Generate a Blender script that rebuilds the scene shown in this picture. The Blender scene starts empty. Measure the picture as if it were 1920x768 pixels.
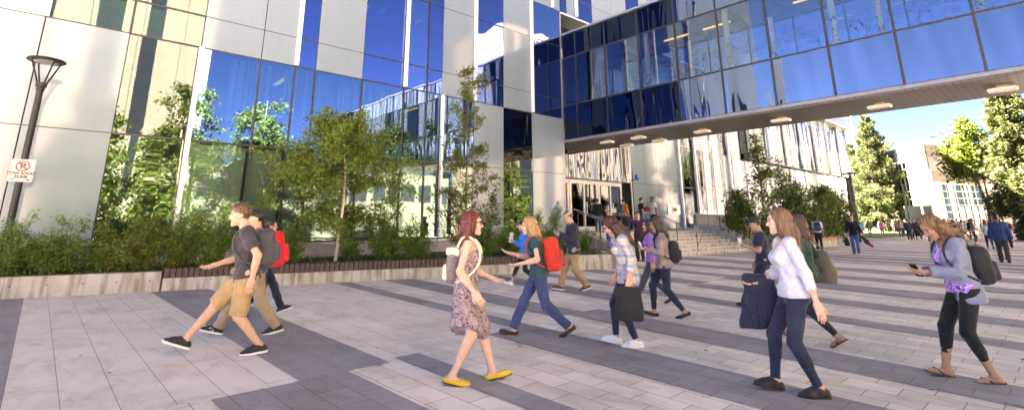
import bpy, math, random, numpy as np
from mathutils import Vector, Matrix
random.seed(7); rng = np.random.default_rng(7)
SC = bpy.context.scene
COL = SC.collection
R_ = math.radians

# ------------------------------------------------------------------ camera model (solved from the photo's vanishing points)
F_PX, PX, PY, H_CAM = 940.0, 960.0, 187.0, 1.5
def _n(a): return a/np.linalg.norm(a)
def _ray(u, v): return np.array([(u-PX)/F_PX, -(v-PY)/F_PX, -1.0])
_Y = _n(_ray(2017, 413)); _X = -_n(_ray(73, 423))
_d = _X@_Y
_Xo = _n(_X-_Y*_d*.5); _Yo = _n(_Y-_Xo*(_Y@_Xo)); _Zo = np.cross(_Xo, _Yo)
WORLD = np.array([_Xo, _Yo, _Zo])
EYE = np.array([0, 0, H_CAM])
def spot(u, v, z=0.0):
    """point of the horizontal plane z seen at photo position u, v"""
    d = WORLD@_ray(u, v); return EYE+d*(z-H_CAM)/d[2]
def bearing(u, v=417.0):
    d = (WORLD@_ray(u, v))[:2]; return d/np.linalg.norm(d)
def away(u, dist, z=0.0):
    b = bearing(u); return np.array([b[0]*dist, b[1]*dist, z])

# ------------------------------------------------------------------ objects
def tag(o, label=None, cat=None, group=None, kind=None):
    if label: o['label'] = label
    if cat: o['category'] = cat
    if group: o['group'] = group
    if kind: o['kind'] = kind
    return o
def thing(name, label, cat, loc=(0, 0, 0), group=None):
    o = bpy.data.objects.new(name, None); COL.objects.link(o)
    o.location = loc; o.empty_display_size = .2
    return tag(o, label, cat, group)
def link(o, parent=None):
    COL.objects.link(o)
    if parent is not None:
        o.parent = parent
        # meshes are modelled in world coordinates: undo the offsets of the ancestors
        off = Vector((0, 0, 0)); p = parent
        while p is not None:
            off += p.location; p = p.parent
        o.location = -off
    return o
def np_mesh(name, v, f, mat, smooth=False, col=None, uv=None):
    """v (N,3); f (M,k) array with constant k, or list of lists"""
    me = bpy.data.meshes.new(name)
    v = np.asarray(v, dtype=np.float32)
    if isinstance(f, np.ndarray):
        m, k = f.shape
        me.vertices.add(len(v)); me.vertices.foreach_set('co', v.ravel())
        me.loops.add(m*k); me.loops.foreach_set('vertex_index', f.astype(np.int32).ravel())
        me.polygons.add(m); me.polygons.foreach_set('loop_start', np.arange(0, m*k, k, dtype=np.int32))
        if smooth: me.polygons.foreach_set('use_smooth', np.ones(m, dtype=bool))
        me.update(calc_edges=True)
    else:
        me.from_pydata([tuple(map(float, p)) for p in v], [], f); me.update()
        if smooth:
            for p in me.polygons: p.use_smooth = True
    if col is not None:
        a = me.color_attributes.new('Col', 'FLOAT_COLOR', 'POINT')
        c = np.ones((len(v), 4), dtype=np.float32); c[:, :3] = col
        a.data.foreach_set('color', c.ravel())
    if uv is not None:
        l = me.uv_layers.new(name='UVMap')
        idx = np.empty(len(me.loops), dtype=np.int32); me.loops.foreach_get('vertex_index', idx)
        l.data.foreach_set('uv', np.asarray(uv, dtype=np.float32)[idx].ravel())
    if mat is not None: me.materials.append(mat)
    return me
def np_obj(name, v, f, mat, parent=None, **k):
    return link(bpy.data.objects.new(name, np_mesh(name, v, f, mat, **k)), parent)

class MB:
    """collects simple solids, then links them as ONE mesh object"""
    def __init__(s): s.v = []; s.f = []
    def add(s, vs, fs):
        b = len(s.v); s.v += [tuple(map(float, p)) for p in vs]; s.f += [[i+b for i in q] for q in fs]; return s
    def box(s, a, b):
        x0, y0, z0 = [min(p, q) for p, q in zip(a, b)]; x1, y1, z1 = [max(p, q) for p, q in zip(a, b)]
        return s.add([(x0,y0,z0),(x1,y0,z0),(x1,y1,z0),(x0,y1,z0),(x0,y0,z1),(x1,y0,z1),(x1,y1,z1),(x0,y1,z1)],
                     [(0,3,2,1),(4,5,6,7),(0,1,5,4),(1,2,6,5),(2,3,7,6),(3,0,4,7)])
    def prism(s, poly, z0, z1):
        """poly: list of (x,y), z0/z1 numbers or per-corner lists"""
        n = len(poly); z0 = z0 if hasattr(z0, '__len__') else [z0]*n; z1 = z1 if hasattr(z1, '__len__') else [z1]*n
        ar = sum(poly[i][0]*poly[(i+1)%n][1]-poly[(i+1)%n][0]*poly[i][1] for i in range(n))
        if ar < 0: poly = poly[::-1]; z0 = z0[::-1]; z1 = z1[::-1]
        vs = [(p[0], p[1], z) for p, z in zip(poly, z0)]+[(p[0], p[1], z) for p, z in zip(poly, z1)]
        fs = [list(range(n))[::-1], list(range(n, 2*n))]+[[i, (i+1)%n, (i+1)%n+n, i+n] for i in range(n)]
        return s.add(vs, fs)
    def bar(s, p, q, w, h=None, up=(0, 0, 1)):
        """box bar from p to q, w across, h along 'up'"""
        h = w if h is None else h
        p = Vector(p); q = Vector(q); d = (q-p).normalized(); up = Vector(up)
        sd = d.cross(up)
        if sd.length < 1e-4: sd = d.cross(Vector((1, 0, 0)))
        sd.normalize(); u = sd.cross(d)
        vs = []
        for e in (p, q):
            for a, b in ((-1,-1),(1,-1),(1,1),(-1,1)): vs.append(e+sd*a*w/2+u*b*h/2)
        return s.add(vs, [(3,2,1,0),(4,5,6,7),(0,1,5,4),(1,2,6,5),(2,3,7,6),(3,0,4,7)])
    def tube(s, pts, r, n=10, caps=True):
        pts = [Vector(p) for p in pts]; m = len(pts)
        rs = r if hasattr(r, '__len__') else [r]*m
        vs = []; prev = None
        for i, p in enumerate(pts):
            d = (pts[min(i+1, m-1)]-pts[max(i-1, 0)]).normalized()
            a = prev if prev is not None else (Vector((0, 0, 1)) if abs(d.z) < .9 else Vector((1, 0, 0)))
            e1 = a-d*a.dot(d)
            if e1.length < 1e-4: e1 = d.orthogonal()
            e1.normalize(); prev = e1; e2 = d.cross(e1)
            for k in range(n):
                t = 2*math.pi*k/n; vs.append(p+(e1*math.cos(t)+e2*math.sin(t))*rs[i])
        fs = [[i*n+k, i*n+(k+1)%n, (i+1)*n+(k+1)%n, (i+1)*n+k] for i in range(m-1) for k in range(n)]
        if caps: fs += [list(range(n))[::-1], [(m-1)*n+k for k in range(n)]]
        return s.add(vs, fs)
    def lathe(s, c, prof, n=24):
        vs = [(c[0]+r*math.cos(2*math.pi*k/n), c[1]+r*math.sin(2*math.pi*k/n), c[2]+z) for r, z in prof for k in range(n)]
        m = len(prof)
        fs = [[i*n+k, i*n+(k+1)%n, (i+1)*n+(k+1)%n, (i+1)*n+k] for i in range(m-1) for k in range(n)]
        fs += [list(range(n))[::-1], [(m-1)*n+k for k in range(n)]]
        return s.add(vs, fs)
    def build(s, name, mat, parent=None, smooth=False):
        me = bpy.data.meshes.new(name); me.from_pydata(s.v, [], s.f); me.update()
        if smooth:
            for p in me.polygons: p.use_smooth = True
        me.materials.append(mat)
        return link(bpy.data.objects.new(name, me), parent)

# ------------------------------------------------------------------ materials
def node_mat(name):
    m = bpy.data.materials.new(name); m.use_nodes = True; nt = m.node_tree; nt.nodes.clear()
    return m, nt, nt.nodes.new('ShaderNodeOutputMaterial')
def N(nt, kind, **k):
    n = nt.nodes.new(kind)
    for a, b in k.items(): setattr(n, a, b)
    return n
def setin(n, **k):
    for a, b in k.items(): n.inputs[a.replace('_', ' ')].default_value = b
def ramp(nt, stops):
    r = nt.nodes.new('ShaderNodeValToRGB'); e = r.color_ramp.elements
    while len(e) < len(stops): e.new(.5)
    for q, (p, c) in zip(e, stops): q.position = p; q.color = (*c, 1) if len(c) == 3 else c
    return r
def scale_c(c, k): return tuple(min(1, a*k) for a in c)
def surf(name, color, rough=.6, metal=0, var=.15, scale=6, bump=0, bscale=60, coat=0, stretch=(1,1,1), spec=.5):
    """plain material with uneven tone and optional grain"""
    m, nt, out = node_mat(name); L = nt.links.new
    p = N(nt, 'ShaderNodeBsdfPrincipled'); setin(p, Roughness=rough, Metallic=metal, Coat_Weight=coat, Specular_IOR_Level=spec)
    tc = N(nt, 'ShaderNodeTexCoord'); mp = N(nt, 'ShaderNodeMapping'); mp.inputs['Scale'].default_value = stretch
    L(tc.outputs['Object'], mp.inputs[0])
    nz = N(nt, 'ShaderNodeTexNoise'); setin(nz, Scale=scale, Detail=5.0, Roughness=.65); L(mp.outputs[0], nz.inputs['Vector'])
    r = ramp(nt, [(.25, scale_c(color, 1-var)), (.75, scale_c(color, 1+var))])
    L(nz.outputs['Fac'], r.inputs[0]); L(r.outputs[0], p.inputs['Base Color'])
    if bump:
        n2 = N(nt, 'ShaderNodeTexNoise'); setin(n2, Scale=bscale, Detail=4.0); L(mp.outputs[0], n2.inputs['Vector'])
        b = N(nt, 'ShaderNodeBump'); setin(b, Strength=bump, Distance=.01); L(n2.outputs['Fac'], b.inputs['Height']); L(b.outputs[0], p.inputs['Normal'])
    L(p.outputs[0], out.inputs[0]); return m
def emit(name, color, s):
    m, nt, out = node_mat(name); e = N(nt, 'ShaderNodeEmission'); e.inputs[0].default_value = (*color, 1); e.inputs[1].default_value = s
    nt.links.new(e.outputs[0], out.inputs[0]); return m
def glass(name, refl=(.8,.85,.95), trans=(.55,.62,.6), base=.3, wav=.05, wscale=.7, frit=False, streak=0):
    """coated architectural glass: slightly rippled mirror over a tinted see-through pane"""
    m, nt, out = node_mat(name); L = nt.links.new
    g = N(nt, 'ShaderNodeBsdfGlossy'); g.inputs['Roughness'].default_value = .012; g.inputs['Color'].default_value = (*refl, 1)
    t = N(nt, 'ShaderNodeBsdfTransparent'); t.inputs[0].default_value = (*trans, 1)
    tc = N(nt, 'ShaderNodeTexCoord'); mp = N(nt, 'ShaderNodeMapping'); mp.inputs['Scale'].default_value = (1, 1, .16)
    L(tc.outputs['Object'], mp.inputs[0])
    nz = N(nt, 'ShaderNodeTexNoise'); setin(nz, Scale=wscale, Detail=1.0); L(mp.outputs[0], nz.inputs['Vector'])
    b = N(nt, 'ShaderNodeBump'); setin(b, Strength=wav, Distance=.25); L(nz.outputs['Fac'], b.inputs['Height']); L(b.outputs[0], g.inputs['Normal'])
    fr = N(nt, 'ShaderNodeLayerWeight'); setin(fr, Blend=.35)
    mr = N(nt, 'ShaderNodeMapRange'); setin(mr, From_Min=0.0, From_Max=1.0, To_Min=base, To_Max=1.0); L(fr.outputs['Fresnel'], mr.inputs[0])
    mx = N(nt, 'ShaderNodeMixShader'); L(mr.outputs[0], mx.inputs[0]); L(t.outputs[0], mx.inputs[1]); L(g.outputs[0], mx.inputs[2])
    last = mx
    if frit:   # printed pattern of scattered leaf-like marks on the lower part of the pane
        n2 = N(nt, 'ShaderNodeTexNoise'); setin(n2, Scale=5.5, Detail=6.0, Roughness=.7, Distortion=2.2); L(tc.outputs['Object'], n2.inputs['Vector'])
        r2 = ramp(nt, [(.57, (0,0,0)), (.6, (1,1,1))]); L(n2.outputs['Fac'], r2.inputs[0])
        sx = N(nt, 'ShaderNodeSeparateXYZ'); L(tc.outputs['Object'], sx.inputs[0])
        mz = N(nt, 'ShaderNodeMapRange'); setin(mz, From_Min=9.5, From_Max=8.3, To_Min=0.0, To_Max=.8); L(sx.outputs['Z'], mz.inputs[0])
        mu = N(nt, 'ShaderNodeMath', operation='MULTIPLY'); L(r2.outputs[0], mu.inputs[0]); L(mz.outputs[0], mu.inputs[1])
        df = N(nt, 'ShaderNodeBsdfDiffuse'); df.inputs[0].default_value = (.05,.06,.07,1)
        m2 = N(nt, 'ShaderNodeMixShader'); L(mu.outputs[0], m2.inputs[0]); L(mx.outputs[0], m2.inputs[1]); L(df.outputs[0], m2.inputs[2]); last = m2
    L(last.outputs[0], out.inputs[0]); return m
# ------------------------------------------------------------------ light, sky, camera
SUN_DIR = Vector((-.92, -.36, .80)).normalized()        # towards the sun: behind the glass building
el = math.asin(SUN_DIR.z); az = math.atan2(SUN_DIR.x, SUN_DIR.y)
w = bpy.data.worlds.new('World'); SC.world = w; w.use_nodes = True
nt = w.node_tree; bg = nt.nodes['Background']
sky = nt.nodes.new('ShaderNodeTexSky'); sky.sky_type = 'NISHITA'; sky.sun_disc = False
sky.sun_elevation = el; sky.sun_rotation = az; sky.air_density = .07; sky.dust_density = 0; sky.ozone_density = 2.0; sky.altitude = 0
nt.links.new(sky.outputs[0], bg.inputs[0]); bg.inputs[1].default_value = .062
sl = bpy.data.lights.new('sun', 'SUN'); sl.energy = 5.0; sl.angle = R_(.53); sl.color = (1, .93, .82)
so = bpy.data.objects.new('sun', sl); COL.objects.link(so); so.rotation_euler = SUN_DIR.to_track_quat('Z', 'Y').to_euler()

cd = bpy.data.cameras.new('camera'); co = bpy.data.objects.new('camera', cd); COL.objects.link(co); SC.camera = co
cd.sensor_fit = 'HORIZONTAL'; cd.sensor_width = 36; cd.lens = 36*F_PX/1920
cd.shift_y = (PY-384)/1920; cd.clip_end = 3000; cd.clip_start = .05
M = Matrix([[*WORLD[i], EYE[i]] for i in range(3)]+[[0, 0, 0, 1]]); co.matrix_world = M
SC.view_settings.view_transform = 'Standard'; SC.view_settings.look = 'None'; SC.view_settings.gamma = 1
SC.view_settings.exposure = 5.45
SC.view_settings.use_white_balance = True; SC.view_settings.white_balance_temperature = 8100; SC.view_settings.white_balance_tint = 13
SC.cycles.use_denoising = True; SC.cycles.max_bounces = 10; SC.cycles.transparent_max_bounces = 16
SC.cycles.glossy_bounces = 5; SC.cycles.diffuse_bounces = 5; SC.cycles.caustics_reflective = False; SC.cycles.sample_clamp_indirect = 8

# ------------------------------------------------------------------ ground
def warp(x, v):
    """the paving courses fan very slightly towards the right of the plaza"""
    s = -.20*np.clip((v-2.6)/8.0, 0, 1)
    return v+s*np.clip(x+6.0, -8, 9)
def paving(name, dark):
    m, nt, out = node_mat(name); L = nt.links.new
    p = N(nt, 'ShaderNodeBsdfPrincipled'); setin(p, Roughness=.72, Specular_IOR_Level=.35)
    uv = N(nt, 'ShaderNodeUVMap'); uv.uv_map = 'UVMap'
    c = (.30,.272,.30) if dark else (.74,.665,.625)
    def brick(wid, row, mort):
        b = N(nt, 'ShaderNodeTexBrick'); b.offset = .5
        setin(b, Scale=1.0, Mortar_Size=mort, Mortar_Smooth=.3, Brick_Width=wid, Row_Height=row, Bias=0.0)
        b.inputs['Color1'].default_value = (*scale_c(c, .87), 1); b.inputs['Color2'].default_value = (*scale_c(c, 1.10), 1)
        b.inputs['Mortar'].default_value = (*scale_c((.30,.25,.20) if not dark else (.20,.165,.14), .8), 1); L(uv.outputs[0], b.inputs['Vector']); return b
    b1 = brick(.45, .30, .0045); b2 = brick(2.8, .375, .0035); b2.inputs['Color1'].default_value = (*scale_c(c, .96), 1); b2.inputs['Color2'].default_value = (*scale_c(c, 1.03), 1)
    sx = N(nt, 'ShaderNodeSeparateXYZ'); L(uv.outputs[0], sx.inputs[0])
    a1 = N(nt, 'ShaderNodeMath', operation='LESS_THAN'); a1.inputs[1].default_value = -5.5; L(sx.outputs[0], a1.inputs[0])
    a2 = N(nt, 'ShaderNodeMath', operation='LESS_THAN'); a2.inputs[1].default_value = 5.4; L(sx.outputs[1], a2.inputs[0])
    a3 = N(nt, 'ShaderNodeMath', operation='MULTIPLY'); L(a1.outputs[0], a3.inputs[0]); L(a2.outputs[0], a3.inputs[1])
    mx = N(nt, 'ShaderNodeMix', data_type='RGBA'); L(a3.outputs[0], mx.inputs[0]); L(b1.outputs[0], mx.inputs[6]); L(b2.outputs[0], mx.inputs[7])
    # dirt: broad tone drift, fine speckle, small dark gum marks and short scuffs
    tc = N(nt, 'ShaderNodeTexCoord')
    n1 = N(nt, 'ShaderNodeTexNoise'); setin(n1, Scale=.55, Detail=6.0, Roughness=.7); L(tc.outputs['Object'], n1.inputs['Vector'])
    r1 = ramp(nt, [(.28, (.80,.77,.75)), (.5, (.98,.97,.96)), (.72, (1.10,1.10,1.10))]); L(n1.outputs['Fac'], r1.inputs[0])
    m1 = N(nt, 'ShaderNodeMix', data_type='RGBA', blend_type='MULTIPLY'); m1.inputs[0].default_value = 1; L(mx.outputs[2], m1.inputs[6]); L(r1.outputs[0], m1.inputs[7])
    n2 = N(nt, 'ShaderNodeTexNoise'); setin(n2, Scale=120.0, Detail=3.0); L(tc.outputs['Object'], n2.inputs['Vector'])
    r2 = ramp(nt, [(.3, (.86,.86,.86)), (.7, (1.12,1.12,1.12))]); L(n2.outputs['Fac'], r2.inputs[0])
    m2 = N(nt, 'ShaderNodeMix', data_type='RGBA', blend_type='MULTIPLY'); m2.inputs[0].default_value = 1; L(m1.outputs[2], m2.inputs[6]); L(r2.outputs[0], m2.inputs[7])
    vo = N(nt, 'ShaderNodeTexVoronoi'); setin(vo, Scale=1.7); L(tc.outputs['Object'], vo.inputs['Vector'])
    lt = N(nt, 'ShaderNodeMath', operation='LESS_THAN'); lt.inputs[1].default_value = .035; L(vo.outputs['Distance'], lt.inputs[0])
    mg = N(nt, 'ShaderNodeMath', operation='MULTIPLY'); mg.inputs[1].default_value = .45; L(lt.outputs[0], mg.inputs[0])
    m3 = N(nt, 'ShaderNodeMix', data_type='RGBA'); L(mg.outputs[0], m3.inputs[0]); L(m2.outputs[2], m3.inputs[6]); m3.inputs[7].default_value = (.1,.09,.08,1)
    n4 = N(nt, 'ShaderNodeTexNoise'); setin(n4, Scale=3.2, Detail=8.0, Roughness=.75, Distortion=.6); mp4 = N(nt, 'ShaderNodeMapping'); mp4.inputs['Scale'].default_value = (.45, 1, 1); L(tc.outputs['Object'], mp4.inputs[0]); L(mp4.outputs[0], n4.inputs['Vector'])
    r4 = ramp(nt, [(.36, (.78,.75,.72)), (.5, (1,1,1)), (.66, (1.06,1.06,1.07))]); L(n4.outputs['Fac'], r4.inputs[0])
    m4 = N(nt, 'ShaderNodeMix', data_type='RGBA', blend_type='MULTIPLY'); m4.inputs[0].default_value = .8; L(m3.outputs[2], m4.inputs[6]); L(r4.outputs[0], m4.inputs[7])
    v5 = N(nt, 'ShaderNodeTexVoronoi'); setin(v5, Scale=4.3); L(tc.outputs['Object'], v5.inputs['Vector']); l5 = N(nt, 'ShaderNodeMath', operation='LESS_THAN'); l5.inputs[1].default_value = .05; L(v5.outputs['Distance'], l5.inputs[0]); g5 = N(nt, 'ShaderNodeMath', operation='MULTIPLY'); g5.inputs[1].default_value = .3; L(l5.outputs[0], g5.inputs[0])
    m5 = N(nt, 'ShaderNodeMix', data_type='RGBA'); L(g5.outputs[0], m5.inputs[0]); L(m4.outputs[2], m5.inputs[6]); m5.inputs[7].default_value = (.12,.10,.09,1)
    L(m5.outputs[2], p.inputs['Base Color'])
    b = N(nt, 'ShaderNodeBump'); setin(b, Strength=.25, Distance=.004); L(n2.outputs['Fac'], b.inputs['Height']); L(b.outputs[0], p.inputs['Normal'])
    L(p.outputs[0], out.inputs[0]); return m
PALE, DARK = paving('pale_paver', False), paving('dark_paver', True)
def strip_sheet(name, rects, z, mat, dx=1.0, dv=.5):
    vs, fs, uvs = [], [], []
    for x0, x1, v0, v1 in rects:
        nx = max(1, int((x1-x0)/dx)); nv = max(1, int((v1-v0)/dv)); b = len(vs)
        for j in range(nv+1):
            for i in range(nx+1):
                x = x0+(x1-x0)*i/nx; v = v0+(v1-v0)*j/nv
                vs.append((x, float(warp(x, v)), z)); uvs.append((x, v))
        for j in range(nv):
            for i in range(nx):
                a = b+j*(nx+1)+i; fs.append((a, a+1, a+nx+2, a+nx+1))
    return tag(np_obj(name, np.array(vs), np.array(fs), mat, uv=np.array(uvs)), kind='structure')
strip_sheet('plaza', [(-30, 30, -14, 120)], 0, PALE, 2.0, 1.0)
def ground_sheet():
    m = surf('far_ground_soil', (.22,.21,.19), .9, var=.2, scale=.3)
    b = MB(); b.add([(-900,-900,-.02),(900,-900,-.02),(900,900,-.02),(-900,900,-.02)], [(0,1,2,3)])
    tag(b.build('ground', m), kind='structure')
ground_sheet()
bands = [(-15.9, -5.45, 2.14, 3.14), (-5.45, 9, 1.36, 2.64), (-16.5, 9, -6.2, 0.0), (-5.6, 9, 3.27, 3.60),
         (-5.82, 9, 4.86, 5.78), (-13.7, -5.82, 5.42, 5.76), (-13.4, -6.07, 6.50, 7.22), (-6.07, 9, 6.80, 7.66),
         (-12.3, -6.4, 8.55, 9.35), (-7.4, 9, 9.85, 10.45), (-12.2, -7.2, 10.2, 10.8), (-6.7, 9, 11.75, 12.5), (-12, -6.7, 12.1, 12.95),
         (-6.9, 9, 13.9, 15.2), (-12.5, -6.9, 14.3, 15.0), (-14, 9, 16.5, 17.5), (-14, 9, 19.0, 20.4)]
v = 22.2; k = 0
while v < 112:
    wd = .55+.75*random.random(); x0 = -16 if v < 33 else -22
    c = random.uniform(-9, -3)
    bands += [(x0, c, v, v+wd), (c, 14, v+random.choice((-.3, 0, .3)), v+wd+random.choice((0, .3)))]
    v += wd+.7+.9*random.random()
strip_sheet('paving_bands', bands, .004, DARK)
# drain slot at the near right corner
dm = surf('drain_iron', (.09,.085,.08), .55, var=.3)
# round manhole covers set in the paving
def cover(u, v, r):
    p = spot(u, v); t = thing('manhole_cover', 'flat round metal manhole cover set in the pale paving beyond the woman in purple' if u > 1700 else 'small round iron cover set in the paving behind the woman in white', 'manhole cover', p)
    b = MB(); b.lathe((p[0], p[1], .0045), [(r, 0), (r, .004)], 28); b.build('rim', dm, t)
    b = MB(); b.lathe((p[0], p[1], .0085), [(r*.86, 0), (r*.86, .002)], 28); b.build('lid', surf('cover_lid', (.26,.24,.23), .6, var=.25, scale=30), t)
cover(1880, 546, .36)
# lawns far left behind the second planter and along the far walk
gm = surf('lawn_green', (.045,.085,.02), .9, var=.45, scale=2.2, bump=.6, bscale=40)
for poly in ([(-24, 66), (-12.5, 58), (-11.5, 74), (-13, 110), (-40, 110)], [(2.5, 48), (16, 46), (20, 120), (4, 95)]):
    b = MB(); b.prism(poly, -.01, .05); tag(b.build('lawn', gm), kind='structure')
b = MB(); b.prism([(2.2, 44), (16, 42), (16, 42.25), (2.2, 44.25)], 0, .14); tag(b.build('kerb', surf('kerb_concrete', (.45,.43,.4), .85, var=.15)), kind='structure')
# ------------------------------------------------------------------ materials of the buildings
WHITE = surf('white_glass_panel', (.185,.228,.268), .07, var=.06, scale=.9, spec=.5, bump=.04, bscale=.9, stretch=(1, 1, .2))
FIN = surf('white_fin', (.80,.79,.80), .35, var=.03)
GASK = surf('black_gasket', (.018,.016,.02), .45, var=.2)
G_CLEAR = glass('clear_coated_glass', (.80,.86,.88), (.62,.74,.69), .02, .035, .6)
G_BLUE = glass('sky_tinted_glass', (.33,.46,.86), (.20,.30,.62), .42, .10, .5)  # blue of the reflected sky is put into the glass tint
G_BLUE2 = glass('sky_tinted_glass_pale', (.40,.54,.88), (.26,.36,.66), .46, .10, .6)  # paler version, reflected sky blue again put into the tint
G_SPAN = glass('navy_spandrel_glass', (.62,.74,.98), (.05,.07,.16), .38, .35, 1.1)
G_SPAN_D = glass('dim_reflection_spandrel_glass', (.40,.50,.8), (.03,.04,.08), .07, .35, 1.1)  # darker copy for the left bays, their dim reflection put into the colour
G_WING = glass('wing_glass', (.62,.66,.72), (.5,.58,.55), .07, .35, 1.1)
G_WIN = glass('bridge_window_glass', (.62,.74,.95), (.84,.90,.90), .13, .05, .6, frit=True)
G_WIN2 = glass('bridge_back_glass', (.4,.55,.9), (.45,.6,.82), .15, .05, .6)
G_CLEAR2 = glass('sky_tinted_clear_glass', (.40,.56,.90), (.5,.66,.62), .27, .03, .6)  # clear glass with the sky's blue put into its reflection colour
G_LOW = glass('green_coated_glass', (.60,.72,.68), (.76,.84,.80), .06, .05, .8)
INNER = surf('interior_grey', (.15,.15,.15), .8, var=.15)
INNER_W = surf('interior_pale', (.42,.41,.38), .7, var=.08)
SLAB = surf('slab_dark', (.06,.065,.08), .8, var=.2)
LITE = emit('lamp_warm', (1, .55, .10), .045)
PLINTH = surf('plinth_stone', (.36,.31,.30), .75, var=.18, scale=3)
ALU = surf('aluminium', (.55,.55,.58), .32, .85, var=.08)

XF, XR = -18.0, -19.35        # main face, recessed face
_tl = random.Random(17)
def tilted(b, xa, xb, y0, y1, z0, z1, k):
    """a sheet fixed a hair out of true, so that its reflection breaks at the joints"""
    t1, t2 = _tl.uniform(-k, k)*(y1-y0), _tl.uniform(-k, k)*(z1-z0)
    vs = []
    for z, dz in ((z0, -t2), (z1, t2)):
        for x, y, dy in ((xa, y0, -t1), (xb, y0, -t1), (xb, y1, t1), (xa, y1, t1)): vs.append((x+dy/2+dz/2, y, z))
    b.add(vs, [(0,3,2,1),(4,5,6,7),(0,1,5,4),(1,2,6,5),(2,3,7,6),(3,0,4,7)])
def panel(b, x, y0, y1, z0, z1, g=.014, t=.05): tilted(b, x-t, x, y0+g, y1-g, z0+g, z1-g, .0016)
def pane(root, nm, mat, x, y0, y1, z0, z1):
    b = MB(); tilted(b, x-.03, x-.014, y0+.012, y1-.012, z0+.012, z1-.012, .0022); return b.build(nm, mat, root)

# ------------------------------------------------------------------ the near building
bld = thing('glass_building', 'tall glass building with white panels and deep blue panes left of the bridge', 'building', (XF, 6, 0))
Yc = [-8.2, -6.35, -4.5, -2.62, -.76, 1.1, 2.95, 4.76, 5.92, 6.65, 8.5, 10.38, 11.5, 12.28, 14.1, 15.95, 17.9, 20.3]
Zr = [.95, 4.04, 7.04, 8.11, 11.22, 13.38, 14.58, 18.2]
low = 'WWWWW'+'GGGGGGGGG'+'WGW'
mid = 'WWWW'+'GG'+'WWBWBPBWBWP'
for r in range(len(Zr)-1):
    kinds = low if r < 2 else mid
    for i in range(17):
        k = kinds[i]
        if r >= 5 and i == 16: k = 'W'
        a, c, z0, z1 = Yc[i], Yc[i+1], Zr[r], Zr[r+1]
        if k == 'W':
            if r == 0 and i < 3 or (r > 3 and i < 8): continue
            b = MB(); panel(b, XF, a, c, z0, z1); b.build('white_panel', WHITE, bld)
        else:
            if r > 3 and i < 8: continue
            m = {'G': G_LOW if r == 0 else (G_CLEAR2 if 6 <= i <= 13 else G_CLEAR), 'B': G_BLUE, 'P': G_BLUE2}[k]
            pane(bld, 'glass_pane', m, XF, a, c, z0, z1)
b = MB()   # plain upper storeys and the ends the picture does not show
b.box((XF-.05, -8.2, .95), (XF-.001, -2.64, 4.02)); b.box((XF-.05, -8.2, 11.24), (XF-.001, 5.9, 18.2)); b.box((XF-.3, -8.2, 18.21), (XF, 20.3, 26)); 
b.build('upper_wall', WHITE, bld)
# black glazing bars
b = MB()
for r in range(1, len(Zr)-1):
    b.box((XF-.06, Yc[0], Zr[r]-.028), (XF-.004, 17.9 if r == 5 else 20.3, Zr[r]+.028))
    # glazing cap only where glass meets glass
for i in range(1, 17):
    for r in range(0, 5):
        ks = low if r < 2 else mid
        if ks[i] != 'W' and ks[i-1] != 'W': b.box((XF-.06, Yc[i]-.03, Zr[r]+.03), (XF+.02, Yc[i]+.03, Zr[r+1]-.03))
b.build('glazing_bars', GASK, bld)
b = MB(); b.box((XF-.16, -8.2, .5), (XF-.07, 20.3, 26)); 
# dark backing only behind the opaque panels
b = MB()
for r in range(len(Zr)-1):
    ks = low if r < 2 else mid
    for i in range(17):
        if ks[i] == 'W' or (r >= 5 and i == 16): b.box((XF-.16, Yc[i]-.02, Zr[r]-.02), (XF-.075, Yc[i+1]+.02, Zr[r+1]+.02))
b.build('panel_backing', GASK, bld)
fins = [(2.95, .98, 7.02), (12.28, .98, 7.02), (-.76, 7.06, 11.2), (5.92, 7.06, 18), (10.38, 7.06, 18), (14.1, 7.06, 18), (17.9, 7.06, 13.3), (19.6, 13.40, 18)]
for y, z0, z1 in fins:
    b = MB(); b.box((XF+.022, y-.06, z0), (XF+.15, y+.06, z1)); b.build('white_fin', FIN, bld)
b = MB(); b.box((XF-.03, -8.2, .38), (XF+.02, 20.3, .80)); b.build('plinth', PLINTH, bld)
b = MB(); b.box((XF-.06, -8.2, .81), (XF+.06, 20.3, .90)); b.build('sill', surf('sill_metal', (.32,.33,.37), .4, .6), bld)
b = MB(); b.box((XF-.035, -8.2, .905), (XF-.005, 20.3, .945)); b.build('sill_gasket', GASK, bld)
# inside
b = MB()
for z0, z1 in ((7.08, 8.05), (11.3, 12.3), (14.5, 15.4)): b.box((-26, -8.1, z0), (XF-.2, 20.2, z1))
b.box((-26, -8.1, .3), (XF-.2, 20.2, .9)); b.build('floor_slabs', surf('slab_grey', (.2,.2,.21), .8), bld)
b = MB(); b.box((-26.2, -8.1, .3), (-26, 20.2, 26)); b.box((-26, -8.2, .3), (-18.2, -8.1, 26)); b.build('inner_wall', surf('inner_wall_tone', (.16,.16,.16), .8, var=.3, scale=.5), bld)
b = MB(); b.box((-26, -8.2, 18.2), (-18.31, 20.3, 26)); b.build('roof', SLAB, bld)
b = MB()
for y in (4.4, 8.9, 13.6, 18.0): b.tube([(-19.6, y, .9), (-19.6, y, 7.05)], .22, 14)
b.build('inner_columns', surf('inner_column', (.5,.5,.49), .7), bld)
b = MB()
for y0, y1 in zip(Yc[6:12], Yc[7:13]): b.box((-18.34, y0+.06, 1.0), (-18.32, y1-.06, 3.98))
b.build('roller_blinds', surf('roller_blind_green', (.40,.43,.39), .8, var=.1, scale=2, stretch=(1, 6, .2)), bld)
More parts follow.
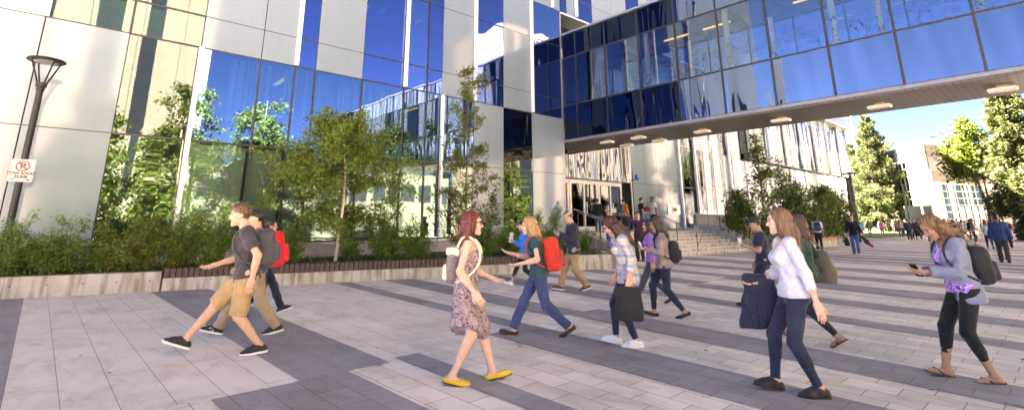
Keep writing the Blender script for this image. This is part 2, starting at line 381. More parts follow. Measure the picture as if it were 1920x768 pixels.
# drawn blinds: narrow pale strips hanging behind the blue panes
b = MB(); rr = random.Random(3)
for (y0, y1, z0, z1) in ((5.95, 6.6, 8.2, 11.1), (8.55, 10.3, 8.2, 11.1), (10.45, 12.2, 8.2, 11.1), (4.0, 10.3, 5.2, 7.0), (14.2, 15.9, 8.2, 11.1), (18, 20.1, 8.2, 13.2)):
    y = y0
    while y < y1:
        wd = rr.uniform(.05, .16)
        if rr.random() < .55: b.box((-18.42, y, z0), (-18.41, min(y+wd, y1), z1))
        y += wd+rr.uniform(.02, .1)
b.build('blinds', surf('blind_fabric', (.55,.62,.70), .8), bld)
for p, q in (((-20.4, 6.0, 6.85), (-19.1, 6.0, 6.85)), ((-20.6, 11.8, 6.6), (-19.2, 11.8, 6.6)), ((-21, 16.4, 10.6), (-19.6, 16.4, 10.6)), ((-20.4, 16.6, 6.6), (-19, 16.6, 6.6)),
             ((-20, 10.1, 11.0), (-18.8, 10.1, 11.0)), ((-20.4, 9.3, 10.9), (-19.5, 9.3, 10.9)), ((-20, 12.0, 11.0), (-19.0, 12.0, 11.0)), ((-20.2, 15.2, 10.9), (-19.1, 15.2, 10.9)), ((-20, 19, 10.7), (-18.7, 19, 10.7)), ((-21, 2.1, 4.6), (-19.6, 2.1, 4.6))):
    b = MB(); b.bar(p, q, .14, .05); b.build('strip_light', LITE, bld)
# glass corner beside the bridge
b = MB(); b.box((-19.3, 20.3, 11.9), (XF-.03, 20.32, 13.35)); b.build('corner_glass', G_BLUE2, bld)
b = MB(); b.box((XF-.07, 20.25, .95), (XF+.012, 20.335, 13.36)); b.build('corner_post', surf('corner_post_metal', (.30,.25,.27), .4, .5), bld)

# ------------------------------------------------------------------ the far wing
wing = thing('glass_wing', 'long glass wing with white panels running into the distance behind the bridge', 'building', (XR, 40, 0))
Zw = [1.05, 4.04, 7.05, 8.2, 12.35, 13.36]
rw = random.Random(11)
y = 28.6
seg = [(20.36, 22.2, 'G'), (22.2, 24.0, 'G'), (24.0, 25.8, 'G'), (25.8, 27.3, 'G'), (27.3, 28.6, 'G'), (28.6, 30.1, 'W'), (30.1, 31.6, 'W'), (31.6, 33.1, 'W'), (33.1, 34.6, 'W'), (34.6, 35.2, 'G'), (35.2, 37.0, 'G'), (37.0, 38.6, 'G'), (38.6, 39.6, 'W'), (39.6, 40.2, 'G'), (40.2, 41.4, 'W'), (41.4, 42.0, 'G'), (42.0, 43.0, 'W')]
y = 43.0
pat = 'GWGWWGWGWWGGWGWWGWGWG'; k = 0
while y < 77:
    kd_ = pat[k % len(pat)]; wd = rw.choice((.55, .8, 1.3)) if kd_ == 'G' else rw.choice((.7, 1.2, 1.85)); seg.append((y, min(y+wd, 78), kd_)); y += wd; k += 1
nW = nG = 0
pb = MB()
for s_i, (a, c, kd) in enumerate(seg):
    for r in range(5):
        if r == 0 and 20.3 < a < 28: continue          # the entrance doors stand here
        kk = kd
        if r >= 2 and a > 35 and (s_i*7+r//2*3) % 5 == 0: kk = 'W' if kd == 'G' else 'G'
        x = XR+(.42 if (a > 45.7 and r >= 2) else 0)
        if kk == 'W':
            b = MB(); panel(b, x, a, c, Zw[r], Zw[r+1]); b.build('white_panel', WHITE, wing)
            pb.box((x-.16, a-.01, Zw[r]-.01), (x-.075, c+.01, Zw[r+1]+.01))
        else: pane(wing, 'glass_pane', G_WING, x, a, c, Zw[r], Zw[r+1])
pb.box((XR-.1, 45.72, 7.0), (XR+.40, 78, 7.04)); pb.build('panel_backing', GASK, wing)  # black sheet under the proud upper panels stands in for their shade line
b = MB()
for z in Zw[1:]: b.box((XR-.07, 20.36, z-.03), (XR-.006, 78, z+.03))
for a, c, kd in seg[1:]: b.box((XR-.07, a-.025, 4.07 if 20 < a < 28 else 1.05), (XR-.008, a+.025, 7.02))
b.build('glazing_bars', GASK, wing)
for y0 in (34.6, 37.0, 43.0, 46.9, 51.2, 55.5, 60.2, 64.8, 69.5, 74.2):
    up = y0 > 45.7; b = MB(); b.box((XR+(.44 if up else .02), y0-.08, 7.08 if up else 1.1), (XR+(.60 if up else .2), y0+.08, 13.3)); b.build('white_fin', FIN, wing)
b = MB(); b.box((XR-.3, 78, 1.0), (XR+.44, 78.1, 13.4)); b.box((-27, 20.5, .0), (XR-.25, 78, 1.0)); b.box((-27, 20.5, 7.1), (XR-.25, 78, 8.1)); b.box((-27.2, 20.5, 0), (-27, 78, 13.4)); b.box((-27, 77.9, 1), (XR-.25, 78.1, 13.4))
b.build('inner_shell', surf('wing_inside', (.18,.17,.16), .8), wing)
# overhanging top storey
top = MB()
ys = [20.36, 20.9, 21.6, 23.3, 25.3, 27.0, 28.6, 30.4, 33, 36, 39, 42, 45, 78]
kk = 'BWBWWBWWBWWWW'
for a, c, q in zip(ys[:-1], ys[1:], kk):
    for z0, z1 in ((13.38, 14.58), (14.58, 17.0)):
        if q == 'W': b = MB(); panel(b, XF, a, c, z0, z1); b.build('white_panel', WHITE, wing)
        else: pane(wing, 'glass_pane', G_BLUE, XF, a, c, z0, z1)
b = MB(); b.box((XF-.16, 20.36, 13.42), (XF-.08, 78, 17)); b.box((-27, 20.5, 16.8), (XF-.17, 78, 17)); b.build('top_backing', SLAB, wing)
b = MB(); b.box((XF-.06, 20.36, 14.55), (XF-.004, 78, 14.61)); b.build('top_bar', GASK, wing)
b = MB(); b.box((XF+.02, 21.62, 13.44), (XF+.15, 21.78, 17)); b.build('white_fin', FIN, wing)
b = MB(); b.box((XF-.02, 20.36, 13.28), (XF+.04, 78, 13.36)); b.build('drip_edge', FIN, wing)
b = MB(); b.box((XR-.5, 20.36, 13.30), (XF-.03, 78, 13.37)); b.build('overhang_soffit', surf('overhang_metal', (.26,.25,.26), .5, .3), wing)
# entrance doors
FRAME = surf('door_frame_paint', (.62,.56,.50), .5, var=.06)
for k, (a, c) in enumerate(((20.5, 22.1), (22.15, 24.75), (24.8, 27.2))):
    b = MB()
    z0, z1 = 1.06, 3.96
    b.box((XR-.06, a, z1-.22), (XR+.06, c, z1)); b.box((XR-.06, a, z0), (XR+.06, a+.16, z1-.22)); b.box((XR-.06, c-.16, z0), (XR+.06, c, z1-.22)); b.box((XR-.06, a+.16, z0), (XR+.06, c-.16, z0+.24))
    mdl = (a+c)/2
    if c-a > 2: b.box((XR-.06, mdl-.06, z0+.24), (XR+.06, mdl+.06, z1-.22))
    d = b.build('door_frame', FRAME, wing)
    b = MB(); b.box((XR-.02, a+.16, z0+.24), (XR-.008, c-.16, z1-.22)); b.build('door_glass', G_CLEAR, d)
    b = MB(); b.tube([(XR+.11, mdl-.14, 2.0), (XR+.11, mdl-.14, 2.7)], .018); b.tube([(XR+.11, mdl+.14, 2.0), (XR+.11, mdl+.14, 2.7)], .018); b.build('handle', ALU, d)

# ------------------------------------------------------------------ the bridge
YB, YB2, XE = 20.35, 23.7, 16.0
br = thing('skybridge', 'glazed footbridge with blue panes crossing overhead from building to building', 'bridge', (-5, 22, 5.7))
xs = [-18.0, -17, -15, -13, -11, -9, -7, -5, -3, -1, 1, 3, 5, 7, 9, 11, 13, 16]
for side, yy, sg in ((0, YB, 1), (1, YB2, -1)):
    for a, c in zip(xs[:-1], xs[1:]):
        if side and c > 3: continue
        for nm, m, z0, z1 in (('spandrel_pane', G_SPAN, 5.86, 7.74), ('window_pane', G_WIN2 if side else G_WIN, 7.74, 10.5), ('spandrel_pane', G_SPAN, 10.5, 11.84)):
            t_ = _tl.uniform(-.004, .004); b = MB(); b.add([(q[0], q[1]+t_*(1 if q[0] == a+.03 else -1)+(.003 if q[2] == z0+.03 else -.003)*_tl.choice((1, 1)), q[2]) for q in ((a+.03, yy, z0+.03), (c-.03, yy, z0+.03), (c-.03, yy+.012*sg, z0+.03), (a+.03, yy+.012*sg, z0+.03), (a+.03, yy, z1-.03), (c-.03, yy, z1-.03), (c-.03, yy+.012*sg, z1-.03), (a+.03, yy+.012*sg, z1-.03))], [(0,3,2,1),(4,5,6,7),(0,1,5,4),(1,2,6,5),(2,3,7,6),(3,0,4,7)] if sg > 0 else [(0,1,2,3),(7,6,5,4),(4,5,1,0),(5,6,2,1),(6,7,3,2),(7,4,0,3)]); b.build(nm, G_SPAN_D if (nm == 'spandrel_pane' and a < -12.5) else m, br)
    f = -.03*sg
    for xx in xs[1:-1]:
        if side and xx > 3: continue
        b = MB(); b.box((xx-.04, yy+f, 5.87), (xx+.04, yy+.05*sg, 11.83)); b.build('mullion', GASK, br)
    for z in (7.74, 10.5):
        b = MB(); b.box((-18, yy+f*.9, z-.035), (XE, yy+.04*sg, z+.035)); b.build('transom', GASK, br)
    b = MB(); b.box((-18.0, yy-.07*sg, 5.72), (XE, yy+.1*sg, 5.85)); b.build('edge_strip', surf('edge_strip_%d' % side, (.22,.22,.25), .4, .2), br)
    b = MB(); b.box((-18.0, yy-.07*sg, 11.86), (XE, yy+.2*sg, 11.97)); b.build('top_cap', ALU, br)
sm, snt, sout = node_mat('soffit_boards'); L = snt.links.new
p = N(snt, 'ShaderNodeBsdfPrincipled'); setin(p, Roughness=.42, Metallic=.35); tc = N(snt, 'ShaderNodeTexCoord'); wv = N(snt, 'ShaderNodeTexWave', wave_type='BANDS', bands_direction='X'); setin(wv, Scale=1.55)
L(tc.outputs['Object'], wv.inputs[0]); r = ramp(snt, [(.0, (.04,.035,.035)), (.06, (.115,.10,.095)), (1, (.125,.108,.10))]); L(wv.outputs['Fac'], r.inputs[0]); L(r.outputs[0], p.inputs['Base Color']); L(p.outputs[0], sout.inputs[0])
b = MB(); b.box((XR+.01, YB+.05, 5.66), (XE, YB2-.03, 5.74)); b.build('soffit', sm, br)
b = MB(); b.box((XR+.02, YB+.13, 5.76), (XE, YB2-.13, 6.1)); b.box((-18, YB+.14, 10.95), (XE, YB2-.14, 11.8)); b.build('floor_and_roof', INNER, br)
b = MB()
for z0, z1 in ((6.1, 7.70), (10.56, 10.95)):
    for yy in (YB+.06, YB2-.14): b.box((-18, yy, z0), (XE, yy+.08, z1))
b.build('spandrel_backing', surf('spandrel_back', (.035,.05,.12), .7), br)
b = MB()
for xx in xs[2:-1]: b.box((xx-.12, YB+.1, 10.6), (xx+.12, YB2-.1, 10.94)); 
b.build('ceiling_beams', surf('beam_dark', (.10,.10,.10), .7), br)
b = MB()
for xx in (-16.8, -12.8, -8.8, -4.8, -.8, 3.2): b.tube([(xx, YB+.45, 6.1), (xx, YB+.45, 10.6)], .12, 12); b.tube([(xx+1, YB2-.45, 6.1), (xx+1, YB2-.45, 10.6)], .12, 12)
b.build('inner_columns', INNER_W, br)
b = MB(); b.box((-18.0, YB+.1, 6.1), (-17.9, YB2-.1, 10.9)); b.build('end_wall', surf('end_wall_cream', (.3,.28,.19), .7), br)
b = MB(); b.box((-17.89, YB+1.2, 6.1), (-17.87, YB2-.9, 8.9)); b.build('dark_doorway', GASK, br)
for xx in (-12.4, -10.3, -6.3, -4.2, -2.2):
    b = MB(); b.bar((xx-.1, 22.0, 10.45), (xx+1.2, 22.0, 10.45), .1, .06); b.build('strip_light', LITE, br)
b = MB(); b.box((-17.88, 21.0, 9.25), (-17.84, 21.5, 9.5)); b.build('exit_sign', emit('exit_red', (1, .1, .04), .02), br)
# lamps under the bridge
LW = surf('lamp_white', (.72,.68,.60), .4); LB = surf('lamp_base', (.32,.24,.16), .5)
lab = ['nearest the glass building in the front row', 'second in the front row beside the glass building', 'first in the back row over the entrance', 'second in the back row over the entrance', 'at the middle of the soffit beside the wing', 'over the steps at the middle of the soffit', 'alone above the far spruce', 'at the right end of the soffit']
for i, (x, y) in enumerate([(-15.6, 20.95), (-13.7, 20.95), (-15.55, 22.6), (-13.5, 22.5), (-10.8, 21.7), (-7.4, 21.7), (-4.05, 21.75), (-.82, 21.8)]):
    t = thing('soffit_lamp', 'cream oblong lamp under the bridge, '+lab[i], 'lamp', (x, y, 5.66), 'lamps fixed under the bridge')
    b = MB(); b.box((x-.12, y-.1, 5.58), (x+.16, y+.1, 5.66)); b.build('base', LB, t)
    b = MB(); prof = [(-.36, 5.54), (-.33, 5.47), (.33, 5.47), (.36, 5.54), (.30, 5.58), (-.30, 5.58)]
    vs = [(x+q, y-.16, z) for q, z in prof]+[(x+q, y+.16, z) for q, z in prof]; n = len(prof)
    b.add(vs, [list(range(n)), list(range(n, 2*n))[::-1]]+[[i2, i2+n, (i2+1) % n+n, (i2+1) % n] for i2 in range(n)]); b.build('cover', LW, t)

# ------------------------------------------------------------------ buildings across the plaza (seen mirrored in the glass)
BE = surf('beige_cladding', (.25,.215,.195), .75, var=.10, scale=1.2); DW = surf('dark_window_strip', (.02,.025,.04), .15, var=.3)
def opposite(label, x, y0, y1, h, seed, depth=12):
    t = thing('office_block', label, 'building', (x, (y0+y1)/2, 0)); q = random.Random(seed)
    b = MB(); b.box((x, y0, 0), (x+depth, y1, h)); b.build('wall', BE, t)
    b = MB(); b2 = MB(); y = y0+.4
    while y < y1-2.5:
        wd = q.uniform(.8, 2.6)
        b.box((x-.06, y, q.choice((0, 0, 4.2))), (x-.003, y+wd, h-q.choice((0, 1, 5)))); y += wd+q.uniform(.9, 3.6)
        b2.box((x-.03, y-.4, 0), (x-.002, y-.34, h))
    b.build('window_strip', DW, t); b2.build('joint', SLAB, t)
    for z in np.arange(4.2, h, 4.2):
        pass
opposite('beige office tower across the plaza, mirrored in the panes above the left shrubs', 27, -14, 11.5, 29, 5)
opposite('long beige office block across the plaza, mirrored in the far wing', 17, 47, 210, 31, 9)
t = thing('pale_hall', 'low pale hall across the plaza, mirrored low in the panes behind the young birch', 'building', (30, 28, 0))
b = MB(); b.box((30.0, 12, 0), (38, 46, 8.5)); b.build('wall', surf('pale_hall_wall', (.15,.15,.14), .8), t)
b = MB()

for yy in np.arange(13, 45, 2.6): b.box((29.95, yy, 4.5), (29.997, yy+1.6, 7))
b.build('window', DW, t)
# ------------------------------------------------------------------ planter wall with timber seat
def concrete(name, c, holes=False):
    m, nt, out = node_mat(name); L = nt.links.new
    p = N(nt, 'ShaderNodeBsdfPrincipled'); setin(p, Roughness=.85, Specular_IOR_Level=.3); tc = N(nt, 'ShaderNodeTexCoord')
    n1 = N(nt, 'ShaderNodeTexNoise'); setin(n1, Scale=1.6, Detail=7.0, Roughness=.7); L(tc.outputs['Object'], n1.inputs[0])
    mp = N(nt, 'ShaderNodeMapping'); mp.inputs['Scale'].default_value = (5, 5, .7); L(tc.outputs['Object'], mp.inputs[0])
    n2 = N(nt, 'ShaderNodeTexNoise'); setin(n2, Scale=1.3, Detail=5.0); L(mp.outputs[0], n2.inputs[0])
    r1 = ramp(nt, [(.3, scale_c(c, .78)), (.7, scale_c(c, 1.12))]); L(n1.outputs['Fac'], r1.inputs[0])
    r2 = ramp(nt, [(.36, (.50,.46,.39)), (.56, (1,1,1))]); L(n2.outputs['Fac'], r2.inputs[0])
    mx = N(nt, 'ShaderNodeMix', data_type='RGBA', blend_type='MULTIPLY'); mx.inputs[0].default_value = .9; L(r1.outputs[0], mx.inputs[6]); L(r2.outputs[0], mx.inputs[7]); L(mx.outputs[2], p.inputs['Base Color'])
    n3 = N(nt, 'ShaderNodeTexNoise'); setin(n3, Scale=70.0, Detail=3.0); L(tc.outputs['Object'], n3.inputs[0])
    b = N(nt, 'ShaderNodeBump'); setin(b, Strength=.35, Distance=.006); L(n3.outputs['Fac'], b.inputs['Height']); L(b.outputs[0], p.inputs['Normal']); L(p.outputs[0], out.inputs[0]); return m
CONC = concrete('cast_concrete', (.50,.455,.40)); CONC_G = concrete('grey_concrete', (.42,.42,.44)); STEP = concrete('step_concrete', (.52,.47,.43))
def timber(name, c):
    m, nt, out = node_mat(name); L = nt.links.new
    p = N(nt, 'ShaderNodeBsdfPrincipled'); setin(p, Roughness=.7); tc = N(nt, 'ShaderNodeTexCoord'); mp = N(nt, 'ShaderNodeMapping'); mp.inputs['Scale'].default_value = (1, 9, 1); mp.inputs['Rotation'].default_value = (0, 0, R_(-18)); L(tc.outputs['Object'], mp.inputs[0])
    n1 = N(nt, 'ShaderNodeTexNoise'); setin(n1, Scale=2.5, Detail=8.0, Roughness=.7); L(mp.outputs[0], n1.inputs[0]); r = ramp(nt, [(.3, scale_c(c, .45)), (.7, scale_c(c, 1.5))]); L(n1.outputs['Fac'], r.inputs[0]); L(r.outputs[0], p.inputs['Base Color']); L(p.outputs[0], out.inputs[0]); return m
WOOD = timber('dark_timber', (.07,.043,.034)); WOOD2 = timber('warm_timber', (.34,.2,.1))
A0 = np.array([-15.58, -.36]); A1 = np.array([-10.72, 14.75]); du = (A1-A0)/np.linalg.norm(A1-A0); nu = np.array([-du[1], du[0]])   # nu points to the glass building
def along(s, off=0): return A0+du*s+nu*off
LW_ = np.linalg.norm(A1-A0)
pw = thing('planter_wall', 'low pale concrete planter wall along the shrubs, stained with small round tie holes', 'wall', (*along(6), 0))
s0, s1 = 2.83, 13.15       # stretch with the seat
def wallpiece(a, c, z, nm):
    b = MB(); b.prism([tuple(along(a)), tuple(along(c)), tuple(along(c, .42)), tuple(along(a, .42))], 0, z); return b.build(nm, CONC, pw)
k = -8.4
while k < s0-.1:
    e = min(k+2.8, s0); wallpiece(k+.004, e-.004, .44, 'wall_section'); k = e
k = s0
while k < s1-.1:
    e = min(k+2.58, s1); wallpiece(k+.004, e-.004, .29, 'wall_section'); k = e
wallpiece(s1+.004, s1+1.6, .46, 'wall_section'); wallpiece(s1+1.608, LW_, .46, 'wall_section')
b = MB()   # formwork tie holes
s = -3.0
while s < LW_-.2:
    p = along(s, -.0015); z = .25 if s < s0 or s > s1 else .235
    n = 8; c3 = Vector((p[0], p[1], z)); e1 = Vector((du[0], du[1], 0)); 
    b.add([c3+e1*.016*math.cos(2*math.pi*q/n)+Vector((0, 0, .016*math.sin(2*math.pi*q/n))) for q in range(n)], [list(range(n))]); s += .62
b.build('tie_holes', surf('hole_dark', (.05,.045,.04), .9), pw)
ret = MB(); e = along(LW_)   # return of the wall beside the steps
ret.prism([tuple(e), (e[0]-1.9, e[1]+1.6), (e[0]-2.1, e[1]+1.3), tuple(along(LW_-.3))], 0, .46); ret.build('wall_return', CONC, pw)
bench = thing('timber_seat', 'dark slatted timber seat capping the planter wall', 'bench', (*along(8), .3))
b = MB(); s = s0+.02; q = random.Random(2)
while s < s1-.1:
    wd = .105; o = q.uniform(-.008, .008); dz = q.uniform(-.004, .004)
    b.prism([tuple(along(s, -.055+o)), tuple(along(s+wd, -.055+o)), tuple(along(s+wd, .5)), tuple(along(s, .5))], .305, .51+dz); s += wd+.018
b.build('slats', WOOD, bench)
b = MB(); b.prism([tuple(along(s0+.05, -.02)), tuple(along(s1-.05, -.02)), tuple(along(s1-.05, .38)), tuple(along(s0+.05, .38))], .292, .304); b.build('bearer', GASK, bench)
# soil of the bed, and the low green cover on it
soil = surf('soil', (.06,.045,.03), .95, var=.4, scale=5, bump=.8, bscale=30)
b = MB(); poly = [tuple(along(-8.4, .4)), tuple(along(LW_-.1, .4)), (-12.9, 16.2), (-14.2, 18.6), (-17.98, 20.25), (-17.98, -7)]
b.prism(poly, .1, .385); tag(b.build('planting_bed', soil), kind='structure')
b = MB(); b.box((-60, -40, -.01), (-17.95, -8.3, .3)); 
# ------------------------------------------------------------------ steps and landing
st = thing('entrance_steps', 'flight of seven broad concrete steps up to the entrance landing', 'steps', (-13.5, 23, 0))
F0 = np.array([-12.85, 18.6]); F1 = np.array([-11.9, 28.9]); fd = (F1-F0)/np.linalg.norm(F1-F0); fn = np.array([-fd[1], fd[0]])
FL = np.linalg.norm(F1-F0)
for k in range(7):
    b = MB(); z0, z1 = .15*k, .15*(k+1); o = .33*k
    e = FL-(.33*k*.95)
    P = [F0+fn*o, F0+fd*e+fn*o, F0+fd*e+fn*(o+(.36 if k < 6 else .5)), F0+fn*(o+(.36 if k < 6 else .5))]
    b.prism([tuple(p) for p in P], 0, z1-.0); b.build('step', STEP, st)
    b = MB(); P = [F0+fn*(o-.012), F0+fd*e+fn*(o-.012), F0+fd*e+fn*(o+.05), F0+fn*(o+.05)]
    b.prism([tuple(p) for p in P], z1-.028, z1+.003); b.build('nosing', surf('nosing_%d' % k, (.62,.58,.55), .7, var=.1), st)
L0 = F0+fn*2.3; L1 = F0+fd*(FL+9)+fn*2.3
b = MB(); b.prism([tuple(L0), tuple(L1), (XR-.2, L1[1]), (XR-.2, 20.34), (-17.9, 20.34), (-16.2, 19.4), (-15.6, L0[1])], 0, 1.047)
tag(b.build('landing_pavement', STEP), kind='structure')
ck = thing('stair_cheek_wall', 'sloping concrete cheek wall on the left of the steps', 'wall', (-14.3, 18.6, 0))
b = MB(); P = [F0+fd*.02+fn*-.15, F0-fd*.3+fn*-.15, F0-fd*.3+fn*3.2, F0+fd*.02-fd*.03+fn*3.2]; b.prism([tuple(p) for p in P], 0, [.35, .35, 1.22, 1.22]); b.build('wall', CONC, ck)
ck = thing('stair_side_wall', 'bluish grey concrete wall stepping down on the right of the steps', 'wall', (-13.5, 29, 0))
e0 = FL-.02
def fp(s, o): return tuple(F0+fd*s+fn*o)
b = MB(); b.prism([fp(FL+.004, -.1), fp(FL+.35, -.1), fp(FL+.35, 2.5), fp(FL-2.0, 2.5)], 0, [.3, .3, 1.35, 1.35]); b.build('wall', CONC_G, ck)
gw = thing('landing_wall', 'pale concrete guard wall of the landing right of the steps', 'wall', (-14.5, 31, 1))
b = MB(); b.prism([fp(FL-1.1, 2.85), fp(FL+3.2, 2.4), fp(FL+3.2, 2.6), fp(FL-1.1, 3.05)], .9, 1.95); b.build('wall', CONC, gw)

# handrails
POST = surf('rail_post_dark', (.045,.045,.05), .4, .6); RAIL = surf('rail_steel', (.55,.57,.62), .28, .9, var=.1)
def handrail(label, pts, group='handrails of the entrance steps', brace=False):
    t = thing('handrail', label, 'handrail', pts[0], group)
    for p in pts:
        b = MB(); b.tube([p, (p[0], p[1], p[2]+.88)], .021, 10); b.lathe((p[0], p[1], p[2]), [(.06, 0), (.06, .012)], 14); b.build('post', POST, t)
    tp = [(p[0], p[1], p[2]+.92) for p in pts]
    d0 = Vector(tp[0])-Vector(tp[1]); d0.normalize(); d1 = Vector(tp[-1])-Vector(tp[-2]); d1.normalize()
    tp = [tuple(Vector(tp[0])+d0*.25)]+tp+[tuple(Vector(tp[-1])+d1*.3)]
    b = MB(); b.tube(tp, .026, 10); b.tube([(p[0], p[1], p[2]-.09) for p in tp[1:-1]], .016, 8); b.build('rail', RAIL, t, smooth=False)
    if brace:
        p = Vector(pts[-1]); b = MB(); b.tube([p+Vector((0, 0, .25)), p+Vector((.25, .1, .75))], .014, 8); b.build('brace', POST, t)
def stp(s, k): q = F0+fd*s+fn*(.33*k+.17); return (q[0], q[1], .15*(k+1))
handrail('steel handrail on dark posts down the middle of the steps', [(*(F0+fd*4.6+fn*2.75), 1.05), stp(4.75, 5), stp(4.9, 3), stp(5.05, 0)], brace=True)
handrail('steel handrail beside the cheek wall left of the steps', [(*(F0-fd*.15+fn*3.0), 1.16), (*(F0-fd*.15+fn*1.6), .8), (*(F0-fd*.15+fn*.3), .45)])
handrail('steel handrail along the grey wall right of the steps', [(*fp(FL-1.6, 2.7), 1.1), (*fp(FL-.6, 1.7), .95), (*fp(FL+.15, .7), .55), (*fp(FL+.17, -.2), .1)])
handrail('steel handrail across the back of the landing before the dark doors', [(-17.0, 31.0, 1.05), (-16.6, 33.6, 1.05), (-16.2, 36, 1.05)])
handrail('second rail behind, over the middle of the steps', [(*(F0+fd*2.0+fn*2.75), 1.05), stp(2.1, 5), stp(2.2, 3), stp(2.3, 0)])
# entry box on the white wall
t = thing('call_point', 'pale metal call point with a dark slot on the white wing wall', 'call point', (XR, 33.4, 2.2))
b = MB(); b.box((XR+.002, 32.6, 2.05), (XR+.06, 34.3, 2.75)); b.build('plate', surf('plate_steel', (.62,.6,.6), .4, .5), t)
b = MB(); b.box((XR+.061, 33.1, 2.15), (XR+.08, 33.8, 2.68)); b.build('frame', surf('plate_cream', (.75,.7,.62), .5), t)
b = MB(); b.box((XR+.081, 33.2, 2.3), (XR+.09, 33.72, 2.48)); b.build('slot', GASK, t)
# help-point pole with a blue lamp
hp = away(1188, 31.5, 1.05)
t = thing('help_pole', 'slim pale help point pole with a blue lamp beside the white wall', 'pole', hp)
b = MB(); b.tube([hp, hp+[0, 0, 2.95]], .05, 12); b.build('pole', surf('pole_cream', (.6,.55,.48), .5), t)
b = MB(); b.tube([hp+[0, 0, 2.9], hp+[.25, .25, 3.05]], .03, 8); b.build('arm', POST, t)
c = hp+np.array([.26, .26, 3.02]); b = MB(); b.lathe(c, [(.02, -.02), (.10, .02), (.13, .12), (.10, .22), (.02, .27)], 18); b.build('blue_lamp', surf('blue_dome', (.02,.10,.6), .15, coat=.6), t, smooth=True)
b = MB(); b.lathe(c, [(.11, -.06), (.13, -.02), (.1, .0)], 18); b.build('collar', POST, t)

# ------------------------------------------------------------------ lamp post and its sign
BRZ = surf('bronze_paint', (.005,.004,.004), .6, 0, var=.15)
lp = spot(0, 500, .38); lp = EYE+(lp-EYE)*(16.8/np.linalg.norm(lp[:2])); lp[2] = .38
t = thing('street_lamp', 'dark bronze lamp post with an open conical head in front of the white panels', 'street lamp', lp)
def zz(v):   # height on the post seen at photo row v
    lo, hi = 0, 12
    for _ in range(40):
        m_ = (lo+hi)/2; c_ = WORLD.T@(np.array([lp[0], lp[1], m_])-EYE); vv = PY-F_PX*c_[1]/-c_[2]
        if vv > v: lo = m_
        else: hi = m_
    return lo
ztop, zcol, zn = zz(112), zz(160), zz(170)
b = MB(); b.lathe((lp[0], lp[1], 0), [(.10, .3), (.10, .6), (.072, .62), (.066, zn)], 20); b.build('post', BRZ, t)
b = MB(); b.lathe((lp[0], lp[1], 0), [(.075, zn), (.085, zn+.01), (.085, zcol-.05), (.11, zcol-.04), (.11, zcol+.06), (.06, zcol+.07)], 20); b.build('collar', BRZ, t)
for k in range(4):
    a = .5+k*math.pi/2; b = MB(); b.bar((lp[0]+.09*math.cos(a), lp[1]+.09*math.sin(a), zcol+.03), (lp[0]+.31*math.cos(a), lp[1]+.31*math.sin(a), ztop-.05), .024, .034); b.build('strut', BRZ, t)
b = MB(); b.lathe((lp[0], lp[1], ztop), [(.08, -.06), (.365, -.058), (.385, -.04), (.37, -.012), (.2, .032), (.02, .042)], 40); b.build('canopy', BRZ, t)
b = MB(); b.lathe((lp[0], lp[1], ztop), [(.04, -.11), (.20, -.09), (.25, -.062)], 28); b.build('lens', surf('lamp_lens', (.12,.12,.12), .3), t)
# sign plate
sz0, sz1 = zz(341), zz(299)
vd = np.array([0, 0])-lp[:2]; vd = vd/np.linalg.norm(vd); sd = np.array([-vd[1], vd[0]])      # towards the viewer, and its left-hand side
rgt = np.array([vd[1], -vd[0]])*-1
sg = thing('parking_sign', 'white no parking tow away zone sign on the bronze lamp post', 'sign', (lp[0], lp[1], sz0))
cx = np.array([lp[0], lp[1]])+vd*.085
H_ = sz1-sz0; W_ = H_*.80
ex = Vector((rgt[0], rgt[1], 0)); ey = Vector((0, 0, 1)); ez = ex.cross(ey)
if ez.x*vd[0]+ez.y*vd[1] < 0: ex = -ex; ez = ex.cross(ey)
O = Vector((cx[0], cx[1], (sz0+sz1)/2))
def sp(a, b_, d=0): return O+ex*a*W_+ey*b_*H_+ez*d
def flat(pts, d, t_=.0015):
    b = MB(); n = len(pts); b.add([sp(a, c_, d) for a, c_ in pts]+[sp(a, c_, d+t_) for a, c_ in pts], [list(range(n))[::-1], list(range(n, 2*n))]+[[i, (i+1) % n, (i+1) % n+n, i+n] for i in range(n)]); return b
def rrect(w_, h_, r):
    o = []
    for sx_, sy_, a0 in ((1, 1, 0), (-1, 1, 90), (-1, -1, 180), (1, -1, 270)):
        for q in range(5):
            a = R_(a0+q*22.5); o.append((sx_*(w_/2-r)+r*math.cos(a), sy_*(h_/2-r)+r*math.sin(a)))
    return o
SW = surf('sign_white', (.45,.45,.44), .45, var=.04); SR = surf('sign_red', (.62,.03,.02), .45); SK = surf('sign_black', (.03,.03,.03), .5)
plate = flat(rrect(1, 1, .07), -.006, .006).build('plate', SW, sg)
def ring(r0, r1, n=40, ar=W_/H_):
    b = MB(); vs = []
    for r in (r0, r1):
        for q in range(n): a = 2*math.pi*q/n; vs.append(sp(r*math.cos(a), .19+r*ar*math.sin(a), .0045))
    return b.add(vs, [[q, (q+1) % n, n+(q+1) % n, n+q] for q in range(n)])
def outline():   # red border line
    a = rrect(.93, .945, .06); c_ = rrect(.90, .92, .05); n = len(a); b = MB()
    return b.add([sp(*q, .002) for q in a]+[sp(*q, .002) for q in c_], [[i, (i+1) % n, n+(i+1) % n, n+i] for i in range(n)])
outline().build('border', surf('sign_rust', (.40,.12,.08), .5), sg)
bb = ring(.235, .30); rp = ring(.235, .30)
c45 = math.cos(R_(45)); e_ = .028
ar = W_/H_
pts = [(-.25*c45-e_, .19+(.25*c45-e_)*ar), (-.25*c45+e_, .19+(.25*c45+e_)*ar), (.25*c45+e_, .19+(-.25*c45+e_)*ar), (.25*c45-e_, .19+(-.25*c45-e_)*ar)]
